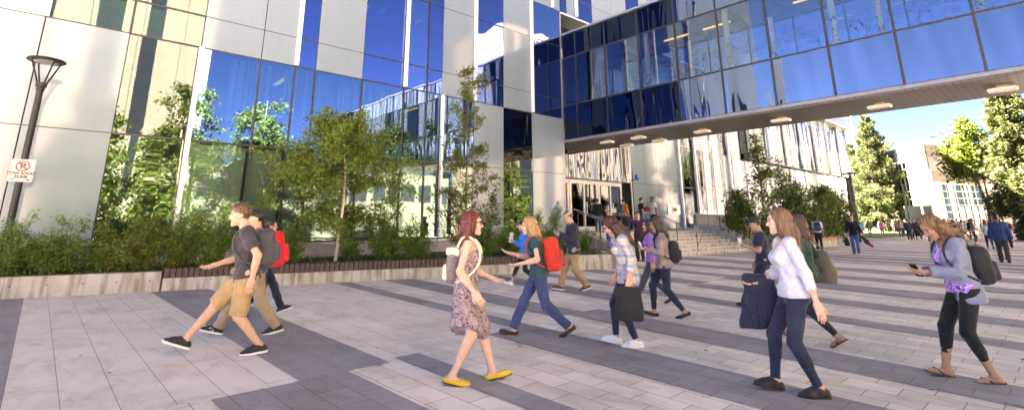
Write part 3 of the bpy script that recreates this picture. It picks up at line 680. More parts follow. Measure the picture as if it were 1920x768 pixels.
bb.add([sp(a, c_, .0055) for a, c_ in pts], [[0, 1, 2, 3]]); bb.build('prohibition_ring', SR, sg)
def text(s_, size, a, c_, mat, d=.0025, bold=0):
    cu = bpy.data.curves.new('lettering', 'FONT'); cu.body = s_; cu.size = size; cu.align_x = 'CENTER'; cu.align_y = 'CENTER'; cu.extrude = .0004; cu.offset = bold
    o = bpy.data.objects.new('lettering', cu); cu.materials.append(mat)
    me = bpy.data.meshes.new_from_object(o); me.materials.clear(); me.materials.append(mat); o = bpy.data.objects.new('lettering', me)
    link(o, sg); p_ = sp(a, c_, d)
    o.matrix_basis = Matrix.Translation(p_-Vector(sg.location))@Matrix(((ex.x, ey.x, ez.x, 0), (ex.y, ey.y, ez.y, 0), (ex.z, ey.z, ez.z, 0), (0, 0, 0, 1)))
    return o
# the lettering is turned into mesh right away
text('P', H_*.36, 0, .19, SK, .0028, .006); text('TOW AWAY', H_*.165, 0, -.13, SK, bold=.004); text('ZONE', H_*.165, 0, -.285, SK, bold=.004)
for s_ in (-1, 1):
    flat([(s_*.42, -.40), (s_*.30, -.36), (s_*.30, -.44)], .002).build('arrow', SK, sg); flat([(s_*.31, -.39), (s_*.20, -.39), (s_*.20, -.41), (s_*.31, -.41)], .0022).build('arrow_shaft', SK, sg)

# ------------------------------------------------------------------ second planter further along, in front of the wing
Q0 = np.array([-11.3, 29.4]); Q1 = np.array([-10.4, 37.2]); Q2 = np.array([-11.2, 39.6])
p2 = thing('far_planter_wall', 'pale concrete planter wall with a sunlit rounded end beyond the steps', 'wall', (*Q1, 0))
b = MB(); b.prism([tuple(Q0), tuple(Q1), tuple(Q2), (-14, 40.2), (-14, 39.8), (-11.6, 39.2), (Q1[0]-.4, Q1[1]), (Q0[0]-.4, Q0[1])], 0, .40); b.build('wall', CONC, p2)
s2 = thing('far_timber_seat', 'weathered brown timber seat on the far planter wall', 'bench', (*Q1, .4))
b = MB(); d2 = (Q1-Q0)/np.linalg.norm(Q1-Q0); n2 = np.array([-d2[1], d2[0]]); s = 2.2
while s < np.linalg.norm(Q1-Q0):
    a = Q0+d2*s; c_ = Q0+d2*(s+.105); b.prism([tuple(a-n2*.05), tuple(c_-n2*.05), tuple(c_+n2*.42), tuple(a+n2*.42)], .405, .58); s += .125
b.build('slats', WOOD2, s2)
b = MB(); b.prism([tuple(Q0+n2*.38), tuple(Q1+n2*.38), (-12, 39.3), (-15.5, 39.5), (-15.5, 33), (-14.6, 29.8)], 0.05, .36); tag(b.build('planting_bed', soil), kind='structure')

# ------------------------------------------------------------------ far buildings, mast, street furniture
FW = surf('far_white_render', (.30,.28,.26), .8, var=.06, scale=.4); FG = glass('far_green_glass', (.45,.68,.68), (.10,.16,.16), .25, .03, .4)
hall = thing('white_hall', 'white rendered hall with gridded green windows at the far end of the plaza', 'building', away(1735, 95))
Pc = away(1758, 92)[:2]; Pl = away(1688, 100)[:2]; Pr = away(1930, 112)[:2]
zt = 12.4
back = np.array([-10, 140])
dl = (Pl-Pc)/np.linalg.norm(Pl-Pc); dr = (Pr-Pc)/np.linalg.norm(Pr-Pc); LL = np.linalg.norm(Pl-Pc); LR = np.linalg.norm(Pr-Pc)
b = MB(); b.prism([tuple(Pc), tuple(Pr), tuple(back), tuple(Pl)], 0, [zt, zt-.2, zt, zt]); b.build('wall', FW, hall)
def on(face, s, off):   # point on a face, 'off' metres proud of it
    d_ = dl if face == 'l' else dr; n_ = np.array([-d_[1], d_[0]]); 
    if n_@(np.array([0, 0])-Pc) < 0: n_ = -n_
    return Pc+d_*s+n_*off
def facebox(b, face, s_a, s_b, z0, z1, o0, o1): b.prism([tuple(on(face, s_a, o0)), tuple(on(face, s_b, o0)), tuple(on(face, s_b, o1)), tuple(on(face, s_a, o1))], z0, z1)
FM = surf('far_window_frame', (.28,.27,.26), .6); SID = surf('far_siding', (.085,.072,.065), .7, var=.12, stretch=(8, 8, .3)); SID2 = surf('far_band', (.13,.115,.108), .7)
def gridwin(face, a, c, z0, z1, nx, nz):
    b = MB(); facebox(b, face, a, c, z0, z1, -.05, .02); w_ = b.build('window', FG, hall)
    b = MB()
    for i in range(nx+1): s_ = a+(c-a)*i/nx; facebox(b, face, s_-.09, s_+.09, z0, z1, .021, .12)
    for i in range(nz+1): z = z0+(z1-z0)*i/nz; facebox(b, face, a, c, z-.07, z+.07, .022, .11)
    b.build('frame', FM, w_)
gridwin('l', LL*.50, LL*.97, 3.6, 10.2, 4, 6); gridwin('r', LR*.10, LR*.52, .8, 6.6, 6, 6)
b = MB(); facebox(b, 'r', LR*.02, LR*.98, 10.4, 12.1, .02, .10); b.build('siding', SID, hall)
b = MB(); facebox(b, 'r', LR*.02, LR*.98, 8.6, 10.35, .02, .12); b.build('band', SID2, hall)
b = MB(); facebox(b, 'r', LR*.04, LR*.6, 6.9, 8.5, .01, .05); b.build('recess', SID, hall)
lw = thing('low_white_wall', 'low plain wall in front of the white hall', 'wall', away(1715, 84))
a, c = away(1700, 84)[:2], away(1752, 80)[:2]; b = MB(); b.prism([tuple(a), tuple(c), tuple(c+[.1, .5]), tuple(a+[.1, .5])], 0, 3.4); b.build('wall', surf('low_wall_tone', (.2,.175,.16), .8), lw)
bk = thing('pale_block', 'pale building block half hidden behind the far spruce', 'building', away(1655, 125))
a, c = away(1625, 125)[:2], away(1690, 125)[:2]; b = MB(); b.prism([tuple(a), tuple(c), tuple(c+[0, 12]), tuple(a+[0, 12])], 0, 13); b.build('wall', FW, bk)
b = MB(); b.prism([tuple(away(1640, 125)[:2]), tuple(away(1665, 125)[:2]), tuple(away(1665, 130)[:2]), tuple(away(1640, 130)[:2])], 13, 16.5); b.build('penthouse', FW, bk)
# red and white lattice mast
mp_ = away(1622, 170); ms = thing('lattice_mast', 'thin pale lattice mast rising behind the far spruce', 'mast', mp_)
b = MB(); hm = 37; wd = .75
for sx_, sy_ in ((-1, -1), (1, -1), (1, 1), (-1, 1)): b.tube([mp_+[sx_*wd, sy_*wd, 0], mp_+[sx_*wd, sy_*wd, hm]], .09, 5)
z = 12
while z < hm-1:
    for (a1_, b1_), (a2_, b2_) in (((-1, -1), (1, -1)), ((1, -1), (1, 1)), ((1, 1), (-1, 1)), ((-1, 1), (-1, -1))): b.tube([mp_+[a1_*wd, b1_*wd, z], mp_+[a2_*wd, b2_*wd, z+1.4]], .06, 4)
    z += 1.4
b.build('lattice', surf('mast_paint', (.52,.5,.55), .6), ms)
def far_lamp(u, dist, h, kind, label):
    p_ = away(u, dist); t_ = thing('street_lamp', label, 'street lamp', p_)
    b = MB(); b.tube([p_, p_+[0, 0, h]], [.09, .06], 8); b.build('post', BRZ, t_)
    if kind == 'cone':
        b = MB(); b.lathe(p_+[0, 0, h], [(.06, 0), (.12, .02), (.05, .05)], 12); b.build('collar', BRZ, t_)
        for k_ in range(4): a_ = k_*math.pi/2+.4; b = MB(); b.bar(p_+[.07*math.cos(a_), .07*math.sin(a_), h], p_+[.4*math.cos(a_), .4*math.sin(a_), h+.5], .05); b.build('strut', BRZ, t_)
        b = MB(); b.lathe(p_+[0, 0, h+.5], [(.5, -.02), (.54, .03), (.02, .12)], 20); b.build('canopy', BRZ, t_)
    else:
        b = MB(); b.tube([p_+[0, 0, h], p_+[.6, .4, h+.35], p_+[1.5, .9, h+.4]], .05, 6); b.build('arm', BRZ, t_)
        b = MB(); b.box(p_+[1.3, .75, h+.33], p_+[2.0, 1.05, h+.45]); b.build('head', LW, t_)
far_lamp(1607, 47, 4.6, 'cone', 'dark conical lamp post standing at the end of the glass wing'); far_lamp(1706, 78, 5.6, 'arm', 'thin street lamp in front of the white hall beside the far spruce'); far_lamp(1863, 66, 6.0, 'arm', 'leaning thin lamp post below the tall spruce on the right')
# ------------------------------------------------------------------ people: signed-distance bodies turned into one continuous surface each
class Field:
    def __init__(s, lo, hi, h):
        s.h = h; s.lo = np.array(lo, float)-3*h; n = np.ceil((np.array(hi)+3*h-s.lo)/h).astype(int)+1
        s.n = n; s.ax = [s.lo[i]+h*np.arange(n[i]) for i in range(3)]
        s.d = np.full(n, .07, dtype=np.float32)
    def sl(s, lo, hi):
        a = np.clip(np.floor((np.array(lo)-s.lo)/s.h).astype(int), 0, s.n); b = np.clip(np.ceil((np.array(hi)-s.lo)/s.h).astype(int)+1, 0, s.n)
        return tuple(slice(i, j) for i, j in zip(a, b))
    def pts(s, sl):
        return (s.ax[0][sl[0]][:, None, None].astype(np.float32), s.ax[1][sl[1]][None, :, None].astype(np.float32), s.ax[2][sl[2]][None, None, :].astype(np.float32))
    def put(s, sl, v, k, sub=False):
        d = s.d[sl]
        if sub: v = -v
        if k > 0:
            h = np.maximum(k-np.abs(d-v), 0)/k; q = h*h*k*.25
            s.d[sl] = (np.maximum(d, v)+q) if sub else (np.minimum(d, v)-q)
        else: s.d[sl] = np.maximum(d, v) if sub else np.minimum(d, v)
    def cone(s, p, q, r1, r2, k=.02, sub=False):
        p = np.asarray(p, float); q = np.asarray(q, float); m = max(r1, r2)+.05
        sl = s.sl(np.minimum(p, q)-m, np.maximum(p, q)+m); X, Y, Z = s.pts(sl); a = q-p; L2 = max(a@a, 1e-9)
        t = np.clip(((X-p[0])*a[0]+(Y-p[1])*a[1]+(Z-p[2])*a[2])/L2, 0, 1)
        v = np.sqrt((X-p[0]-t*a[0])**2+(Y-p[1]-t*a[1])**2+(Z-p[2]-t*a[2])**2)-(r1+(r2-r1)*t)
        s.put(sl, v, k, sub)
    def local(s, fr, o, sl):
        X, Y, Z = s.pts(sl); X = X-o[0]; Y = Y-o[1]; Z = Z-o[2]
        return [X*e[0]+Y*e[1]+Z*e[2] for e in fr]
    def ell(s, fr, o, r, k=.02, sub=False):
        o = np.asarray(o, float); m = max(r)+.05; sl = s.sl(o-m, o+m); x, y, z = s.local(fr, o, sl)
        s.put(sl, (np.sqrt((x/r[0])**2+(y/r[1])**2+(z/r[2])**2)-1)*min(r), k, sub)
    def box(s, fr, o, r, rd=.02, k=.0, sub=False):
        o = np.asarray(o, float); m = np.linalg.norm(r)+.05; sl = s.sl(o-m, o+m); x, y, z = s.local(fr, o, sl)
        qx = np.abs(x)-r[0]+rd; qy = np.abs(y)-r[1]+rd; qz = np.abs(z)-r[2]+rd
        v = np.sqrt(np.maximum(qx, 0)**2+np.maximum(qy, 0)**2+np.maximum(qz, 0)**2)+np.minimum(np.maximum(qx, np.maximum(qy, qz)), 0)-rd
        s.put(sl, v, k, sub)
    def loft(s, fr, o, prof, k=.02, infl=0, sub=False, pw=2.0, fold=0, nf=9, seed=0):
        """elliptical column along fr[2]; prof rows: z, half depth, half width, forward shift"""
        o = np.asarray(o, float); P = np.array(prof, float); m = max(P[:, 1].max(), P[:, 2].max())+abs(P[:, 3]).max()+.06+infl
        e = o+np.array(fr[2])*P[0, 0]; f = o+np.array(fr[2])*P[-1, 0]
        sl = s.sl(np.minimum(e, f)-m, np.maximum(e, f)+m); x, y, z = s.local(fr, o, sl); t = np.clip(z, P[0, 0], P[-1, 0])
        a = np.interp(t, P[:, 0], P[:, 1])+infl; b = np.interp(t, P[:, 0], P[:, 2])+infl; c = np.interp(t, P[:, 0], P[:, 3])
        xx = x-c
        if pw == 2: q = np.sqrt((xx/a)**2+(y/b)**2)
        else: q = (np.abs(xx/a)**pw+np.abs(y/b)**pw)**(1/pw)
        d = (q-1)*np.minimum(a, b)
        if fold: d = d+fold*np.sin(np.arctan2(y, xx)*nf+seed+4*np.sin(z*5+seed))*np.clip((P[-1, 0]-z)/(P[-1, 0]-P[0, 0]), 0, 1)
        dz = z-t
        s.put(sl, np.where(dz == 0, d, np.sqrt(np.maximum(d, 0)**2+dz**2)+np.minimum(d, 0)*0), k, sub)
    def cut(s, p, n, k=0):
        """remove what lies on the side n points to"""
        n = np.asarray(n, float); n = n/np.linalg.norm(n); X, Y, Z = s.pts((slice(None),)*3)
        s.d = np.maximum(s.d, ((X-p[0])*n[0]+(Y-p[1])*n[1]+(Z-p[2])*n[2]).astype(np.float32))
    def ripple(s, amp, f=18, seed=0):
        X, Y, Z = s.pts((slice(None),)*3); q = seed*1.7
        m = np.abs(s.d) < .05
        w = np.sin(f*(X*.8+Y*.5+Z*.9)+q+2*np.sin(f*.6*(Y-Z)+q))*np.sin(f*.7*(Z*1.1-X*.6+Y*.3)+q*2+1.5*np.sin(f*.5*X+Y*7))
        s.d = np.where(m, s.d+amp*w, s.d).astype(np.float32)
    def strands(s, o, amp, f=60, seed=0):
        X, Y, Z = s.pts((slice(None),)*3); a = np.arctan2(Y-o[1], X-o[0])
        w = np.sin(a*f*.3+2.5*np.sin(Z*14+seed)+1.5*np.sin(a*5+seed))+.6*np.sin(a*f*.62+3*np.sin(Z*9+seed*2))
        s.d = (s.d+amp*w*.6).astype(np.float32)
    def mesh(s):
        d = s.d; ins = d < 0
        if not ins.any(): return np.zeros((0, 3)), np.zeros((0, 4), int)
        nx, ny, nz = d.shape
        c = ins[:-1, :-1, :-1].astype(np.int8)
        cnt = np.zeros((nx-1, ny-1, nz-1), np.int8)
        for i in (0, 1):
            for j in (0, 1):
                for k in (0, 1): cnt += ins[i:nx-1+i, j:ny-1+j, k:nz-1+k]
        act = (cnt > 0) & (cnt < 8); I = np.argwhere(act); idx = np.full(act.shape, -1, np.int64); idx[act] = np.arange(len(I))
        cor = {(i, j, k): d[I[:, 0]+i, I[:, 1]+j, I[:, 2]+k] for i in (0, 1) for j in (0, 1) for k in (0, 1)}
        acc = np.zeros((len(I), 3)); num = np.zeros(len(I))
        for ax in range(3):
            for u in (0, 1):
                for w_ in (0, 1):
                    a = [0, 0, 0]; o2 = [q for q in range(3) if q != ax]; a[o2[0]] = u; a[o2[1]] = w_; b = a.copy(); b[ax] = 1
                    da, db = cor[tuple(a)], cor[tuple(b)]; cr = (da < 0) != (db < 0)
                    t = np.where(cr, da/np.where(da == db, 1, da-db), 0); P = np.array(a, float)[None]+0*acc; P[:, ax] = t
                    acc += P*cr[:, None]; num += cr
        V = s.lo+s.h*(I+acc/num[:, None])
        F = []
        for ax in range(3):
            o2 = [q for q in range(3) if q != ax]; u, v = o2
            sa = [slice(None)]*3; sb = [slice(None)]*3; sa[ax] = slice(0, -1); sb[ax] = slice(1, None)
            ch = ins[tuple(sa)] != ins[tuple(sb)]; E = np.argwhere(ch)
            E = E[(E[:, u] > 0) & (E[:, v] > 0) & (E[:, u] < d.shape[u]-1) & (E[:, v] < d.shape[v]-1)]
            fl = ins[tuple(E.T)]
            def cell(du_, dv_): q = E.copy(); q[:, u] += du_; q[:, v] += dv_; return idx[q[:, 0], q[:, 1], q[:, 2]]
            q4 = np.stack([cell(-1, -1), cell(0, -1), cell(0, 0), cell(-1, 0)], 1)
            flip = fl if ax != 1 else ~fl
            q4[~flip] = q4[~flip][:, ::-1]; F.append(q4)
        F = np.concatenate(F); F = F[(F >= 0).all(1)]
        return V, F

def ik(a, c, l1, l2, pole):
    a = np.asarray(a, float); c = np.asarray(c, float); v = c-a; L = np.linalg.norm(v); mx = (l1+l2)*.999
    if L > mx: c = a+v/L*mx; v = c-a; L = mx
    u = v/L; x = (l1*l1-l2*l2+L*L)/(2*L); h = math.sqrt(max(l1*l1-x*x, 0)); p = np.asarray(pole, float); p = p-u*(p@u); p = p/np.linalg.norm(p)
    return a+u*x+p*h, c
def rot(ax, deg):
    return np.array(Matrix.Rotation(R_(deg), 3, ax))

CLOTH = {}
def cloth(color, rough=.85, pat=None):
    key = (color, rough, pat)
    if key in CLOTH: return CLOTH[key]
    m, nt, out = node_mat('cloth_%d' % len(CLOTH)); L = nt.links.new
    p = N(nt, 'ShaderNodeBsdfPrincipled'); setin(p, Roughness=rough, Specular_IOR_Level=.25); p.inputs['Sheen Weight'].default_value = .15
    tc = N(nt, 'ShaderNodeTexCoord')
    n1 = N(nt, 'ShaderNodeTexNoise'); setin(n1, Scale=7.0, Detail=5.0, Roughness=.6); L(tc.outputs['Object'], n1.inputs[0])
    r = ramp(nt, [(.3, scale_c(color, .78)), (.7, scale_c(color, 1.18))]); L(n1.outputs['Fac'], r.inputs[0]); c = r.outputs[0]
    if pat == 'plaid':
        sx = N(nt, 'ShaderNodeSeparateXYZ'); L(tc.outputs['Object'], sx.inputs[0])
        def wave(outp, fr, lo, hi, col, prev, fac):
            mu = N(nt, 'ShaderNodeMath', operation='MULTIPLY'); mu.inputs[1].default_value = fr; L(outp, mu.inputs[0])
            fc = N(nt, 'ShaderNodeMath', operation='FRACT'); L(mu.outputs[0], fc.inputs[0])
            rr_ = ramp(nt, [(lo, (0,0,0)), (lo+.04, (1,1,1)), (hi, (1,1,1)), (min(1, hi+.04), (0,0,0))]); L(fc.outputs[0], rr_.inputs[0])
            f2 = N(nt, 'ShaderNodeMath', operation='MULTIPLY'); f2.inputs[1].default_value = fac; L(rr_.outputs[0], f2.inputs[0])
            mx = N(nt, 'ShaderNodeMix', data_type='RGBA'); L(f2.outputs[0], mx.inputs[0]); L(prev, mx.inputs[6]); mx.inputs[7].default_value = (*col, 1); return mx.outputs[2]
        c = wave(sx.outputs['Z'], 8.5, .1, .42, (.16,.24,.42), c, .75); c = wave(sx.outputs['Y'], 9, .1, .4, (.20,.27,.42), c, .6); c = wave(sx.outputs['Z'], 8.5, .6, .72, (.42,.27,.2), c, .6); c = wave(sx.outputs['X'], 9, .5, .8, (.5,.4,.36), c, .5)
    if pat in ('floral', 'mottle', 'zigzag'):
        n2 = N(nt, 'ShaderNodeTexNoise' if pat != 'zigzag' else 'ShaderNodeTexWave')
        if pat == 'zigzag': setin(n2, Scale=14.0, Distortion=6.0, Detail=2.0); n2.bands_direction = 'Z'
        else: setin(n2, Scale=24.0 if pat == 'floral' else 38.0, Detail=3.0, Distortion=1.0)
        L(tc.outputs['Object'], n2.inputs[0])
        st_ = {'floral': [(.36, (.10,.03,.28)), (.47, (.42,.16,.78)), (.55, (.80,.66,.92)), (.62, (.30,.10,.62))], 'mottle': [(.38, (.10,.055,.08)), (.48, (.27,.19,.22)), (.56, (.45,.36,.37)), (.64, (.2,.11,.15))], 'zigzag': [(.3, (.10,.08,.09)), (.5, (.5,.42,.40)), (.75, (.14,.11,.12))]}[pat]
        r2 = ramp(nt, st_); L(n2.outputs['Fac'], r2.inputs[0]); c = r2.outputs[0]
    if pat == 'denim':
        n2 = N(nt, 'ShaderNodeTexNoise'); setin(n2, Scale=3.0, Detail=3.0); L(tc.outputs['Object'], n2.inputs[0]); r2 = ramp(nt, [(.35, scale_c(color, .7)), (.68, scale_c(color, 1.9))]); L(n2.outputs['Fac'], r2.inputs[0])
        mx = N(nt, 'ShaderNodeMix', data_type='RGBA'); mx.inputs[0].default_value = .6; L(c, mx.inputs[6]); L(r2.outputs[0], mx.inputs[7]); c = mx.outputs[2]
    L(c, p.inputs['Base Color'])
    n3 = N(nt, 'ShaderNodeTexNoise'); setin(n3, Scale=11.0, Detail=5.0, Roughness=.55, Distortion=1.6); L(tc.outputs['Object'], n3.inputs[0])
    b = N(nt, 'ShaderNodeBump'); setin(b, Strength=.85 if rough > .75 else .12, Distance=.03); L(n3.outputs['Fac'], b.inputs['Height']); L(b.outputs[0], p.inputs['Normal']); L(p.outputs[0], out.inputs[0])
    CLOTH[key] = m; return m
def skin_mat():
    m, nt, out = node_mat('skin'); L = nt.links.new; p = N(nt, 'ShaderNodeBsdfPrincipled'); setin(p, Roughness=.6, Specular_IOR_Level=.2, Subsurface_Weight=.12, Subsurface_Scale=.01)
    p.inputs['Subsurface Radius'].default_value = (1, .35, .2)
    a = N(nt, 'ShaderNodeVertexColor'); a.layer_name = 'Col'; tc = N(nt, 'ShaderNodeTexCoord'); n1 = N(nt, 'ShaderNodeTexNoise'); setin(n1, Scale=30.0, Detail=4.0); L(tc.outputs['Object'], n1.inputs[0])
    r = ramp(nt, [(.3, (.9,.86,.84)), (.7, (1.05,1.05,1.05))]); L(n1.outputs['Fac'], r.inputs[0]); mx = N(nt, 'ShaderNodeMix', data_type='RGBA', blend_type='MULTIPLY'); mx.inputs[0].default_value = 1
    L(a.outputs[0], mx.inputs[6]); L(r.outputs[0], mx.inputs[7]); L(mx.outputs[2], p.inputs['Base Color']); L(p.outputs[0], out.inputs[0]); return m
SKIN = skin_mat()
HAIRM = {}
def hair_mat(c):
    if c in HAIRM: return HAIRM[c]
    m, nt, out = node_mat('hair_%d' % len(HAIRM)); L = nt.links.new; p = N(nt, 'ShaderNodeBsdfPrincipled'); setin(p, Roughness=.42, Specular_IOR_Level=.4); tc = N(nt, 'ShaderNodeTexCoord'); mp = N(nt, 'ShaderNodeMapping'); mp.inputs['Scale'].default_value = (70, 70, 5); L(tc.outputs['Object'], mp.inputs[0])
    n1 = N(nt, 'ShaderNodeTexNoise'); setin(n1, Scale=1.0, Detail=5.0, Distortion=.6); L(mp.outputs[0], n1.inputs[0]); r = ramp(nt, [(.3, scale_c(c, .45)), (.7, scale_c(c, 1.5))]); L(n1.outputs['Fac'], r.inputs[0]); L(r.outputs[0], p.inputs['Base Color'])
    b = N(nt, 'ShaderNodeBump'); setin(b, Strength=.7, Distance=.01); L(n1.outputs['Fac'], b.inputs['Height']); L(b.outputs[0], p.inputs['Normal']); L(p.outputs[0], out.inputs[0]); HAIRM[c] = m; return m
RUBBER = surf('sole_white', (.72,.71,.68), .6, var=.08); RUBBER_D = surf('sole_dark', (.05,.04,.035), .7)
SKINS = {'fair': (.62,.40,.31), 'light': (.56,.35,.26), 'tan': (.43,.25,.17), 'dark': (.2,.11,.075)}
BLACK = (.018,.018,.022); NAVY = (.025,.035,.085); BROWN_H = (.075,.038,.022); BLACK_H = (.014,.011,.010)

def person(pos, face, label, H=1.72, sex='m', skin='light', res=.0075, lean=3, head=(0, 0), feet=None, hands=None, pole=None, sit=None,
           hair=('short', BROWN_H), top=None, outer=None, bottom=None, shoes=('sneaker', BLACK, True), cap=None, group=None, twist=0, neckf=.0, smile=0, seed=0, dz=0):
    """pos: ground point below the pelvis, face: heading as a world angle; feet/hands: targets in metres (forward, left, up) for a 1.75 m figure"""
    s = H/1.75; f = sex == 'f'; seed = seed or int(abs(pos[0]*31+pos[1]*17))
    c, sn = math.cos(face), math.sin(face); RW = np.array([[c, -sn, 0], [sn, c, 0], [0, 0, 1]])
    pos = np.asarray(pos, float)
    root = thing('person', label, 'person', pos, group)
    Wd = lambda p: p@RW.T*s+pos
    q = dict(res=res/s)
    res = res/s
    # --- skeleton in the local frame of a 1.75 m figure
    feet = feet or [(.0, .09, 0, 0), (.0, -.09, 0, 0)]
    hipz = .915-dz
    tor = rot('Y', lean)@rot('Z', twist); fr = [tor[:, 0], tor[:, 1], tor[:, 2]]; pel = np.array([0, 0, hipz])
    T = lambda x, y, z: pel+tor@np.array([x, y, z])
    pfr = [np.array([1., 0, 0]), np.array([0, 1., 0]), np.array([0, 0, 1.])]
    sw, hw = (.152, .088) if f else (.180, .088)
    hips, knees, ankles, toes = [], [], [], []
    for i, sd_ in enumerate((1, -1)):
        fx, fy, fz, pit = feet[i][:4]; fy = fy if fy else sd_*.09
        hp_ = pel+np.array([0, sd_*hw, 0]); ft = rot('Y', pit)       # pitch >0 : toes down
        an = np.array([fx, fy, fz+.085])
        kn, an = ik(hp_, an, .435, .415, (1, sd_*.08, .1)); hips.append(hp_); knees.append(kn); ankles.append(an); toes.append(ft)
    shs, els, wrs = [], [], []
    hands = hands or [(.02, .26, .80), (.02, -.26, .80)]
    for i, sd_ in enumerate((1, -1)):
        sh = T(0, sd_*sw, .475); wr = np.array(hands[i][:3], float); pl = (pole[i] if pole and pole[i] else (-.8, sd_*.35, -.3))
        e_, wr = ik(sh, wr, .295, .255, pl); shs.append(sh); els.append(e_); wrs.append(wr)
    hd = tor@rot('Z', head[1])@rot('Y', head[0]-lean*.8); hfr = [hd[:, 0], hd[:, 1], hd[:, 2]]
    nb = T(-.012, 0, .515); hc = nb+tor@np.array([.012+neckf, 0, .045])+hd@np.array([.022, 0, .125])
    HD = lambda x, y, z: hc+hd@np.array([x, y, z])
    if f: TP = [(-.07,.105,.15,-.01), (0,.122,.172,-.012), (.07,.115,.158,-.005), (.17,.085,.122,.0), (.27,.098,.132,.004), (.36,.108,.142,.006), (.44,.092,.140,-.004), (.50,.062,.105,-.010), (.53,.045,.058,-.012)]
    else: TP = [(-.07,.10,.145,0), (0,.115,.160,0), (.10,.105,.150,.0), (.18,.100,.148,.002), (.28,.112,.160,.004), (.37,.120,.172,.003), (.45,.098,.172,-.008), (.505,.066,.125,-.012), (.54,.05,.066,-.014)]
    lo = np.min([np.min(knees, 0)-.12, np.min(ankles, 0)-.2, np.min(els, 0)-.12, np.min(wrs, 0)-.22, hc-.2, pel-.22], 0); hi = np.max([np.max(knees, 0)+.12, np.max(ankles, 0)+.2, np.max(els, 0)+.12, np.max(wrs, 0)+.22, hc+.2, pel+.22], 0); lo[2] = max(lo[2], -.12)
    fine = res < .011
    # --- body
    B = Field(lo, hi, res)
    B.loft(fr, pel, TP, .03)
    if f:
        for sd_ in (1, -1): B.ell(fr, T(.088, sd_*.066, .335), (.055, .06, .058), .03)
    for i, sd_ in enumerate((1, -1)):
        B.cone(T(-.01, sd_*.07, .49), shs[i], .045, .048 if not f else .038, .03)
        B.cone(shs[i], els[i], .049 if not f else .039, .040 if not f else .033, .025)
        B.cone(els[i], wrs[i], .041 if not f else .035, .027 if not f else .024, .02); fa = (wrs[i]-els[i])/np.linalg.norm(wrs[i]-els[i])
        B.cone(els[i]+fa*.03, els[i]+fa*.13, .036, .034, .03)
        # hand: palm, four fingers, thumb
        inn = np.array([.15, -sd_, 0.]) if abs(fa[2]) > .6 else np.array([0, -sd_*.35, .9]); pn = inn-fa*(inn@fa); pn /= np.linalg.norm(pn); wd = np.cross(fa, pn)*sd_
        if len(hands[i]) > 3 and hands[i][3] == 'grip': curl = 70
        else: curl = 24
        pc = wrs[i]+fa*.05; B.cone(wrs[i], wrs[i]+fa*.015, .026, .026, .01); B.box([fa, wd, pn], pc, (.052, .041, .015), .014, .015)
        if fine:
            for j in range(4):
                a0 = wrs[i]+fa*(.094-.006*abs(j-1.3))+wd*(.0315-.021*j); d1 = fa*math.cos(R_(curl*.6))+pn*math.sin(R_(curl*.6)); d2 = fa*math.cos(R_(curl*1.5))+pn*math.sin(R_(curl*1.5)); l = (.043, .049, .046, .036)[j]
                B.cone(a0-fa*.02, a0+d1*l, .0095, .0088, .004); B.cone(a0+d1*l, a0+d1*l+d2*l*.85, .0088, .0075, .003)
            t0 = wrs[i]+fa*.03+wd*.03; t1 = t0+fa*.035+wd*.032+pn*.012; B.cone(t0, t1, .0125, .0105, .01); B.cone(t1, t1+fa*.034+wd*.002+pn*.016, .0102, .0085, .003)
        else: B.cone(wrs[i]+fa*.07, wrs[i]+fa*.15+pn*.02, .026, .016, .02); B.cone(wrs[i]+fa*.03+wd*.02, wrs[i]+fa*.08+wd*.05, .013, .010, .01)
        # leg and foot
        k1 = .088 if f else .086; B.cone(hips[i], knees[i], k1, .054, .04); B.cone(knees[i], ankles[i], .052, .036, .025)
        ca = knees[i]+(ankles[i]-knees[i])*.3; bk = -np.array(toes[i][:, 0]); B.cone(knees[i]+(ankles[i]-knees[i])*.12+bk*.012, knees[i]+(ankles[i]-knees[i])*.5+bk*.012, .046, .036, .035)
        A_ = ankles[i]; ft = toes[i]; o_ = lambda x, y, z: A_+ft@np.array([x, y, z])
        B.cone(A_, o_(-.03, 0, -.045), .037, .034, .02); B.cone(o_(-.02, 0, -.045), o_(.115, 0, -.058), .036, .026, .03); B.cone(o_(.10, sd_*.012, -.06), o_(.155, sd_*.005, -.064), .030, .018, .02)
    B.cone(nb, HD(-.02, 0, -.05), .056 if not f else .048, .054 if not f else .047, .03)
    B.ell(hfr, HD(-.012, 0, .035), (.097, .076, .090), .02)
    B.loft(hfr, hc, [(-.112,.034,.026,.052), (-.10,.046,.040,.044), (-.06,.066,.056,.028), (0,.080,.066,.014), (.05,.083,.069,.008)], .025)
    if fine:
        B.cone(HD(.088, 0, .018), HD(.112, 0, -.026), .0085, .0125, .012); B.cone(HD(.100, .011, -.030), HD(.100, -.011, -.030), .008, .008, .008)
        for sd_ in (1, -1):
            B.cone(HD(.083, sd_*.014, .030), HD(.068, sd_*.05, .028), .012, .011, .018); B.ell(hfr, HD(.094, sd_*.031, .008), (.014, .018, .012), .012, True); B.ell(hfr, HD(.0745, sd_*.031, .008), (.0125, .0145, .0125), .003)
            B.ell(hfr, HD(.07, sd_*.040, -.035), (.02, .018, .022), .03); B.ell(hfr, HD(-.012, sd_*.079, .0), (.020, .008, .032), .006)
        B.cone(HD(.087, -.019, -.062), HD(.087, .019, -.062), .0075, .0075, .006); B.cone(HD(.090, -.012, -.057), HD(.090, .012, -.057), .006, .006, .004); B.cone(HD(.074, -.008, -.098), HD(.074, .008, -.098), .019, .019, .02)
    V, Fc = B.mesh(); nv = len(V)
    sc = np.array(SKINS[skin]); col = np.tile(sc, (nv, 1)); Lh = (V-hc)@hd
    x, y, z = Lh.T; ya = np.abs(y); nearh = (np.abs(z) < .16) & (np.abs(x) < .16) & (ya < .12)
    front = nearh & (x > .05); hcol = np.array(hair[1])*1.1
